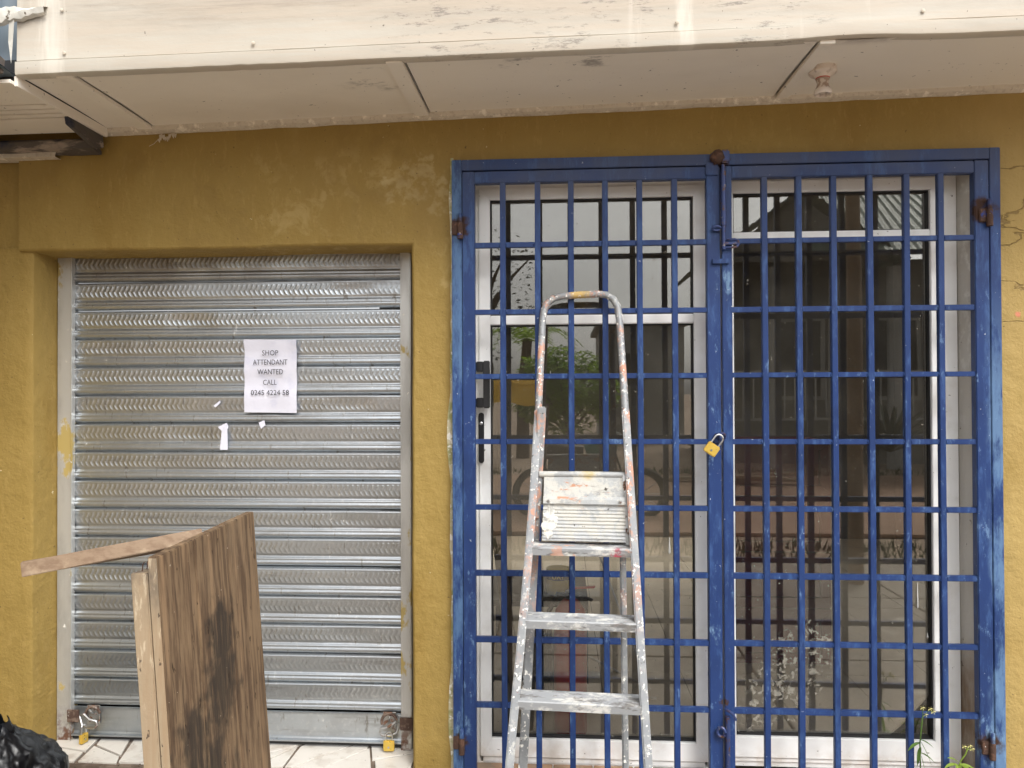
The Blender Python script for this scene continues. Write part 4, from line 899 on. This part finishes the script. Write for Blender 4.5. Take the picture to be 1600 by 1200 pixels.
weed('slender weed with drooping dark leaves in front of the fifth bar of the right leaf', st,
     [((1.228, Yw, -1.205), (.9, -.1, -.25), .045, .012), ((1.228, Yw, -1.21), (.45, -.1, -.8), .070, .016), ((1.228, Yw, -1.215), (-.9, -.2, -.2), .050, .016), ((1.23, Yw, -1.26), (.2, -.1, -.9), .060, .015), ((1.228, Yw, -1.25), (.85, -.1, -.3), .05, .014), ((1.23, Yw, -1.32), (.9, -.2, .1), .05, .015), ((1.228, Yw, -1.23), (-.3, -.2, -.9), .05, .014)],
     [((1.236, Yw, -1.095), (1.236, Yw, -1.128)), ((1.262, Yw, -1.098), (1.238, Yw, -1.124)), ((1.272, Yw, -1.108), (1.255, Yw, -1.105)), ((1.246, Yw, -1.118), (1.236, Yw, -1.128))], 'leaf')
st = [(1.350, Yw, -1.43), (1.353, Yw, -1.30), (1.362, Yw, -1.272), (1.378, Yw, -1.250), (1.384, Yw, -1.232)]
weed('pale yellow-green weed with open leaves at the foot of the white window frame', st,
     [((1.354, Yw, -1.288), (-.9, -.2, .15), .055, .018), ((1.354, Yw, -1.288), (.9, -.2, .1), .055, .018), ((1.354, Yw, -1.288), (.4, -.8, .2), .05, .018), ((1.354, Yw, -1.288), (-.4, -.8, .2), .05, .018), ((1.356, Yw, -1.280), (-.8, .0, .6), .05, .012), ((1.354, Yw, -1.302), (.7, -.3, -.2), .06, .02), ((1.354, Yw, -1.302), (-.7, -.3, -.2), .06, .02)],
     [((1.392, Yw, -1.222), (1.384, Yw, -1.232)), ((1.374, Yw, -1.224), (1.384, Yw, -1.232)), ((1.400, Yw, -1.232), (1.384, Yw, -1.234))], 'leaflight')

# ------------------------------------------------------------------ room behind the glass
X0, X1, YB, ZC = -.62, 3.1, 4.6, 1.3
struct(box(X0, X1, .26, YB, -1.5, -1.400).build('interior_floor', 'grout'))
fl = bpy.data.objects['interior_floor']; fl['_o'] = (0, 0, 0)
tm = None
for i in range(10):
    for j in range(12):
        a = .40; x = X0+.005+i*a; y = .262+j*a
        if x > X1-.1 or y > YB-.1: continue
        if tm is None: t0 = MB().box(0, a-.004, 0, a-.004, 0, .0085).build('tile', 'floor', fl, bevel=.0008, seg=1); tm = t0.data; o = t0
        else: o = bpy.data.objects.new('tile', tm); C.objects.link(o); o.parent = fl
        o.location = (x, y, -1.3992+random.uniform(-.0004, .0004))
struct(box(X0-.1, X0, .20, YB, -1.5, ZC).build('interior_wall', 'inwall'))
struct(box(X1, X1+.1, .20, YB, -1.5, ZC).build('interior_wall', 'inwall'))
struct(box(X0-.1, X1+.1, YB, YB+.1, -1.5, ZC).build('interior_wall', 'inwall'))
for a in ((X0-.1, X1+.1, .20, 1.22), (X0-.1, X1+.1, 2.35, YB+.1), (X0-.1, -.4, 1.221, 2.349), (2.9, X1+.1, 1.221, 2.349)): struct(box(*a, ZC, ZC+.1).build('interior_ceiling', 'inwall'))   # unseen opening added between the panels to light the room
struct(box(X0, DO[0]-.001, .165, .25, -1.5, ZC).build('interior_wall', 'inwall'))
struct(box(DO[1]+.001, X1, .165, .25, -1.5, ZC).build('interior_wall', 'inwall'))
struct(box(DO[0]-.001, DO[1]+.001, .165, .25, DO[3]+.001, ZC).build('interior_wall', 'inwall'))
# things standing inside
ec = (.030, .36, -1.39)
e = thing('fire_extinguisher', 'tall red fire extinguisher standing on the floor just inside the glass door', 'fire extinguisher', ec)
MB().lathe([(.062, 0), (.067, .01), (.067, .46), (.060, .50), (.040, .53), (.022, .545)], ec, 32).build('cylinder', 'extred', e, smooth=True)
MB().lathe([(.02, .545), (.02, .575), (.012, .58)], ec, 16).build('valve', 'chrome', e, smooth=True)
MB().bar(V(ec)+V((0, 0, .585)), V(ec)+V((.10, -.03, .60)), .02, .008).build('lever', 'extred', e, bevel=.002)
MB().bar(V(ec)+V((0, 0, .570)), V(ec)+V((.09, -.03, .545)), .02, .008).build('carry_handle', 'blackplastic', e, bevel=.002)
MB().tube([V(ec)+V(q) for q in ((0, -.02, .56), (-.05, -.03, .57), (-.085, -.03, .50), (-.085, -.03, .20), (-.08, -.03, .12))], .010, 8).build('hose', 'seal', e, smooth=True)
tb = thing('side_table', 'dark low table inside the door carrying a yellow can', 'table', (-.10, 1.1, -1.39))
box(-.38, .12, .85, 1.35, -1.02, -.99).build('table_top', 'blackplastic', tb, bevel=.004)
for x in (-.36, .09):
    for y in (.88, 1.31): box(x, x+.03, y, y+.03, -1.39, -1.021).build('leg', 'blackplastic', tb)
cc = (-.02, 1.0, -.989)
cn = thing('can', 'yellow paint can with black band standing on the dark table inside', 'can', cc)
MB().lathe([(.058, 0), (.060, .003), (.060, .115), (.062, .120), (.058, .122)], cc, 28).build('can_body', 'canyellow', cn, smooth=True)
MB().lathe([(.0605, .070), (.0605, .112)], cc, 28).build('band', 'blackplastic', cn, smooth=True)
lettering('UXY', cc[0], cc[2]+.091, .06, lambda q: cc[1]-.0615, cn, 'canyellow', ht=.026)
bb = thing('black_bag', 'slumped black holdall lying beside the red fire extinguisher', 'bag', (-.10, .62, -1.39))
bm = bmesh.new(); bmesh.ops.create_icosphere(bm, subdivisions=4, radius=1)
vs = [(-.13+.12*v.co.x*(1+.15*nz(*(v.co*2))), .62+.12*v.co.y, max(-1.39, -1.22+.17*v.co.z*(1+.2*nz(*(v.co*2.5))))) for v in bm.verts]; fs = [[q.index for q in f_.verts] for f_ in bm.faces]; bm.free()
MB().add(vs, fs).build('bag_body', 'bag', bb, smooth=True)
MB().tube(arc((-.13, .60, -1.08), .06, 0, 180, 10), .008, 8).build('carry_strap', 'seal', bb, smooth=True)
tag(MB().bar((-.300, .60, -.52), (-.19, .50, -1.39), .05, .02, (0, 1, 0)).build('plank', 'woodpale', bevel=.002), 'narrow pale plank leaning inside behind the left edge of the glass door', 'plank')
for a_, b_, lab in (((.10, 1.3, -1.385), (.36, .9, -1.385), 'thin white rod lying on the floor tiles right of the extinguisher'), ((.16, 1.6, -.80), (.40, .8, -1.38), 'long thin white rod propped slantwise behind the ladder'), ((.10, .75, -1.38), (.42, .70, -1.38), 'short white rod lying across the tiles near the glass')):
    tag(MB().tube([a_, b_], .006, 6).build('rod', 'white'), lab, 'rod')
crt = thing('crate_stack', 'maroon plastic crate stack standing inside behind the right window', 'crates', (1.1, 1.3, -1.39))
for i in range(4):
    z = -1.389+i*.285
    frame4(MB(), .86, 1.36, z, z+.28, .05, 1.2, 1.55).build('crate', 'maroon', crt, bevel=.004)
    box(.90, 1.32, 1.23, 1.24, z+.05, z+.23).build('crate_side', 'maroon', crt)

# ------------------------------------------------------------------ street behind the camera (seen mirrored in the glass)
hs_ = thing('green_roofed_house', 'grey house with a green corrugated gable roof across the road, mirrored in the glass', 'house', (6, -14, -1.5))
box(3.6, 10.5, -18, -13.2, -1.5, 2.7).build('wall', 'houseplaster', hs_)
def roofp(mb, a, b, c_, d_, n):     # ribbed sheet between eave a-b and ridge d-c
    a, b, c_, d_ = map(V, (a, b, c_, d_)); vs = []; fs = []
    nn = (b-a).cross(d_-a).normalized()
    for i in range(n+1):
        t = i/n; o_ = nn*(.03 if i % 4 in (1, 2) else 0); vs += [a.lerp(b, t)+o_, d_.lerp(c_, t)+o_, d_.lerp(c_, t)+o_-nn*.02, a.lerp(b, t)+o_-nn*.02]
    for i in range(n): fs += [(i*4+j, i*4+j+1, i*4+j+5, i*4+j+4) for j in range(3)]
    mb.add(vs, fs)
w = MB(); roofp(w, (4.6, -11.6, 2.55), (11, -11.6, 2.55), (10, -15.4, 5.0), (5.6, -15.4, 5.0), 120); w.build('roof', 'greenroof', hs_)
w = MB(); roofp(w, (2.6, -11.9, 2.4), (4.6, -11.9, 3.9), (4.6, -15.4, 3.9), (2.6, -15.4, 2.4), 60); roofp(w, (4.6, -11.9, 3.9), (6.6, -11.9, 2.5), (6.6, -15.4, 2.5), (4.6, -15.4, 3.9), 60); w.build('porch_roof', 'greenroof', hs_)
MB().poly([(2.9, -12.1, 2.5), (4.6, -12.1, 3.75), (6.3, -12.1, 2.5)], (0, -.1, 0)).build('gable', 'houseplaster', hs_)
for x in (2.9, 4.1, 5.3, 6.4, 8.2, 10): MB().lathe([(.16, -1.5), (.13, 2.4)], (x, -12.2, 0), 12).build('column', 'housewhite', hs_)
for x in (4.3, 6.2, 8.4):
    fr_ = frame4(MB(), x, x+1.1, -.2, 1.5, .08, -13.2, -13.1).build('window', 'housewhite', hs_)
    box(x+.08, x+1.02, -13.17, -13.15, -.12, 1.42).build('pane', 'darkopen', fr_)
w = MB()
for i in range(36): w.bar((2.9+i*.2, -12.15, -.55), (2.9+i*.2, -12.15, .35), .025, .025, (0, 1, 0))
w.bar((2.8, -12.15, .36), (10, -12.15, .36), .05, .05); w.bar((2.8, -12.15, -.55), (10, -12.15, -.55), .05, .05); w.build('veranda_railing', 'housewhite', hs_)
h2 = thing('pale_house', 'pale flat-roofed house farther down the road, mirrored in the glass door', 'house', (2.3, -22, -1.5))
box(1.3, 3.6, -26, -20, -1.5, 2.0).build('wall', 'housewhite', h2); box(1.1, 3.8, -26.2, -19.8, 2.0, 2.15).build('roof', 'houseplaster', h2)
f2 = frame4(MB(), 1.6, 2.4, .1, 1.2, .07, -20, -19.93).build('window', 'housewhite', h2); box(1.67, 2.33, -19.99, -19.97, .17, 1.13).build('pane', 'darkopen', f2)
h3 = thing('long_grey_shed', 'long low grey shed closing the left side of the street behind', 'shed', (-9, -19, -1.5))
box(-16, -3.0, -23, -19, -1.5, .9).build('wall', 'houseplaster', h3); box(-16.2, -2.8, -23.2, -18.8, .9, 1.05).build('roof', 'greenroof', h3)

def crown(mb, c_, rx, rz, n, ls, seed, gaps=.0):
    rg = random.Random(seed); c_ = V(c_)
    for _ in range(n):
        while True:
            q = V((rg.uniform(-1, 1), rg.uniform(-1, 1), rg.uniform(-1, 1)))
            if q.length < 1 and noise.noise(q*2.1+V((seed, 0, 0))) > gaps-.25*(1-q.length): break
        p = c_+V((q.x*rx, q.y*rx, q.z*rz)); a = rg.uniform(0, 2*pi); d = V((cos(a), sin(a), rg.uniform(-.6, .4))).normalized(); s_ = d.cross(V((rg.uniform(-.4, .4), rg.uniform(-.4, .4), 1))).normalized()
        l = ls*rg.uniform(.6, 1.3); mb.add([p, p+d*l*.5+s_*l*.22, p+d*l, p+d*l*.5-s_*l*.22], [(0, 1, 2, 3)])
def tree(label, base, h, cr, rx, rz, n, ls, seed, fol, gaps=0, group=None):
    t = thing('tree', label, 'tree', base); b = V(base); rg = random.Random(seed)
    k = b+V((rg.uniform(-.2, .2), 0, h*.55)); mb = MB().tube([b, b+V((.05, 0, h*.3)), k], [.16*h/4, .12*h/4, .09*h/4], 9); mb.build('trunk', 'bark', t, smooth=True)
    for i in range(7):
        a = i*2*pi/7+rg.uniform(-.3, .3); e = V(cr)+V((cos(a)*rx*.75, sin(a)*rx*.6, rg.uniform(-.4, .8)*rz))
        m2 = k.lerp(e, .5)+V((0, 0, .15*h*.3)); MB().tube([k, m2, e], [.06*h/4, .035*h/4, .008], 6).build('limb', 'bark', t, smooth=True)
    mb = MB(); crown(mb, cr, rx, rz, n, ls, seed, gaps); mb.build('crown', fol, t)
tree('sparse thin-leaved tree across the road, mirrored in the upper left door glass', (-1.7, -12.5, -1.5), 5, (-1.5, -12.5, 1.9), 1.25, 1.5, 900, .12, 5, 'foliagedark', .06)
tree('bushy bright green tree by the roadside, mirrored in the glass door', (.1, -8.2, -1.5), 1.6, (.05, -8.0, .03), .78, .62, 7500, .11, 9, 'foliage', -.1)
pt = thing('palm_tree', 'small palm tree behind the bushy tree, mirrored in the glass door', 'palm', (-.9, -14.5, -1.5))
MB().tube([(-.9, -14.5, -1.5), (-.85, -14.5, .2), (-.8, -14.5, 1.2)], [.16, .13, .11], 10).build('trunk', 'bark', pt, smooth=True)
for i in range(11):
    a = i*2*pi/11; w = MB(); 
    for k in range(14):
        t = k/14; p = V((-.8+cos(a)*1.3*t, -14.5+sin(a)*1.3*t, 1.2+.5*sin(t*2.6)-.5*t)); 
        for s_ in (-1, 1): q = V((-sin(a)*s_*.32*(1-t*.6)+cos(a)*.12, cos(a)*s_*.32*(1-t*.6)+sin(a)*.12, -.10)); w.add([p, p+V((0, 0, .03)), p+q], [(0, 1, 2)])
    w.build('frond', 'foliage', pt)
ag = thing('spiky_shrub', 'spiky leaved shrub in front of the green-roofed house, mirrored in the right window', 'shrub', (5.3, -9.8, -1.5))
for i in range(46):
    a = i*2.4; e_ = .25+.9*((i*7) % 11)/11; w = MB(); leafm(w, (5.3, -9.8, -1.0), (cos(a)*cos(e_), sin(a)*cos(e_), sin(e_)*1.5), 1.25, .07, .3); w.build('leaf', 'foliagedark', ag, smooth=True)
pw = thing('wooden_post', 'plain wooden post standing at the pavement edge, mirrored in the right window', 'post', (2.235, -3.03, -1.5))
MB().tube([(2.235, -3.03, -1.5), (2.235+.01, -3.03, 0), (2.235, -3.03, 1.6)], [.062, .056, .052], 12).build('shaft', 'woodlath', pw, smooth=True)
for i, (x, y, l, a, lab) in enumerate(((2.6, -9.4, 2.2, .2, 'long plank lying on the verge, mirrored low in the right window'), (3.1, -9.7, 1.6, -.3, 'shorter plank lying aslant on the verge behind the long one'), (2.9, -9.1, 1.1, .5, 'short plank lying nearest the road on the verge'))):
    tag(MB().bar((x-cos(a)*l/2, y-sin(a)*l/2, -1.41+.03*i), (x+cos(a)*l/2, y+sin(a)*l/2, -1.38+.03*i), .2, .04).build('plank', 'woodpale', bevel=.004), lab, 'plank')
# yellow awning and motorbike by the road
aw = thing('yellow_awning', 'small yellow cloth awning on two poles beside the road', 'awning', (-.55, -5.9, -1.5))
w = MB(); vs = []; fs = []
for i in range(13):
    for j in range(5): x = -1.25+i*.085; vs.append((x, -5.76-.3*j/4, .17-.26*(1-j/4)*(1 if j < 2 else .5)+.02*sin(i*1.1)-.06*(i/12)*(j < 2)))
for i in range(12): fs += [(i*5+j, i*5+j+1, i*5+j+6, i*5+j+5) for j in range(4)]
w.add(vs, fs).build('cloth', 'yellowcloth', aw, smooth=True)
for x in (-1.25, -.28): MB().tube([(x, -6.0, -1.5), (x, -6.0, .15)], .018, 8).build('pole', 'houseplaster', aw)
mk = thing('motorbike', 'teal motorbike parked by the roadside, mirrored in the glass door', 'motorbike', (.3, -6.1, -1.5))
def mkp(x, z, y=-6.1): return V((x, y, z-1.5))
for x in (-.28, .92):
    o = MB().tube([mkp(x, .30)+V((.27*cos(2*pi*i/24), 0, .27*sin(2*pi*i/24))) for i in range(24)], .045, 8, closed=True).build('wheel', 'tyre', mk, smooth=True)
    w = MB().lathe([(.05, -.04), (.05, .04)], mkp(x, .30), 12, (0, 1, 0))
    for k in range(10): w.tube([mkp(x, .30), mkp(x, .30)+V((.25*cos(k*.628), 0, .25*sin(k*.628)))], .005, 5)
    w.build('hub', 'chrome', o)
MB().tube([mkp(-.28, .3), mkp(.05, .45), mkp(.25, .75), mkp(.62, .8), mkp(.70, .55), mkp(.30, .35), mkp(.05, .42)], .022, 8).build('frame', 'blackplastic', mk, smooth=True)
for s_ in (-.08, .08): MB().tube([mkp(.92, .3, -6.1+s_), mkp(.72, .95, -6.1+s_)], .020, 8).build('fork', 'chrome', mk)
MB().tube([mkp(.64, 1.02, -6.42), mkp(.72, .98, -6.2), mkp(.72, .98, -6.0), mkp(.64, 1.02, -5.78)], .014, 8).build('handlebar', 'chrome', mk, smooth=True)
MB().tube([mkp(.28, .80), mkp(.45, .86), mkp(.64, .82)], [.07, .13, .08], 14).build('tank', 'teal', mk, smooth=True)
MB().tube([mkp(-.30, .80), mkp(-.1, .80), mkp(.25, .78)], [.07, .10, .09], 12).build('seat', 'blackplastic', mk, smooth=True)
box(.15, .50, -6.2, -6.0, -1.2, -.85).build('engine', 'chrome', mk, bevel=.03)
MB().lathe([(.02, 0), (.09, .05), (.09, .07)], mkp(.80, .93), 16, (1, 0, 0)).build('headlight', 'chrome', mk, smooth=True)
for s_ in (-.3, .3): MB().lathe([(.05, 0), (.05, .01)], mkp(.62, 1.17, -6.1+s_), 12, (0, 1, 0)).build('mirror', 'chrome', mk)
pc = thing('utility_pole', 'wooden utility pole with sagging wires across the road', 'pole', (-4.5, -11.2, -1.5))
MB().tube([(-4.5, -11.2, -1.5), (-4.5, -11.2, 5.5)], [.13, .09], 10).build('post', 'bark', pc, smooth=True)
for z in (5.2, 4.8):
    MB().tube([V((-4.5, -11.2, z)).lerp(V((9, -10.9, z+2)), i/20)-V((0, 0, .8*sin(pi*i/20))) for i in range(21)], .012, 5).build('wire', 'seal', pc)

for o in list(S.objects):
    if '_o' in o: del o['_o']
n_ = sum(len(o.data.polygons) for o in S.objects if o.type == 'MESH'); print('faces', n_, 'objects', len(S.objects))
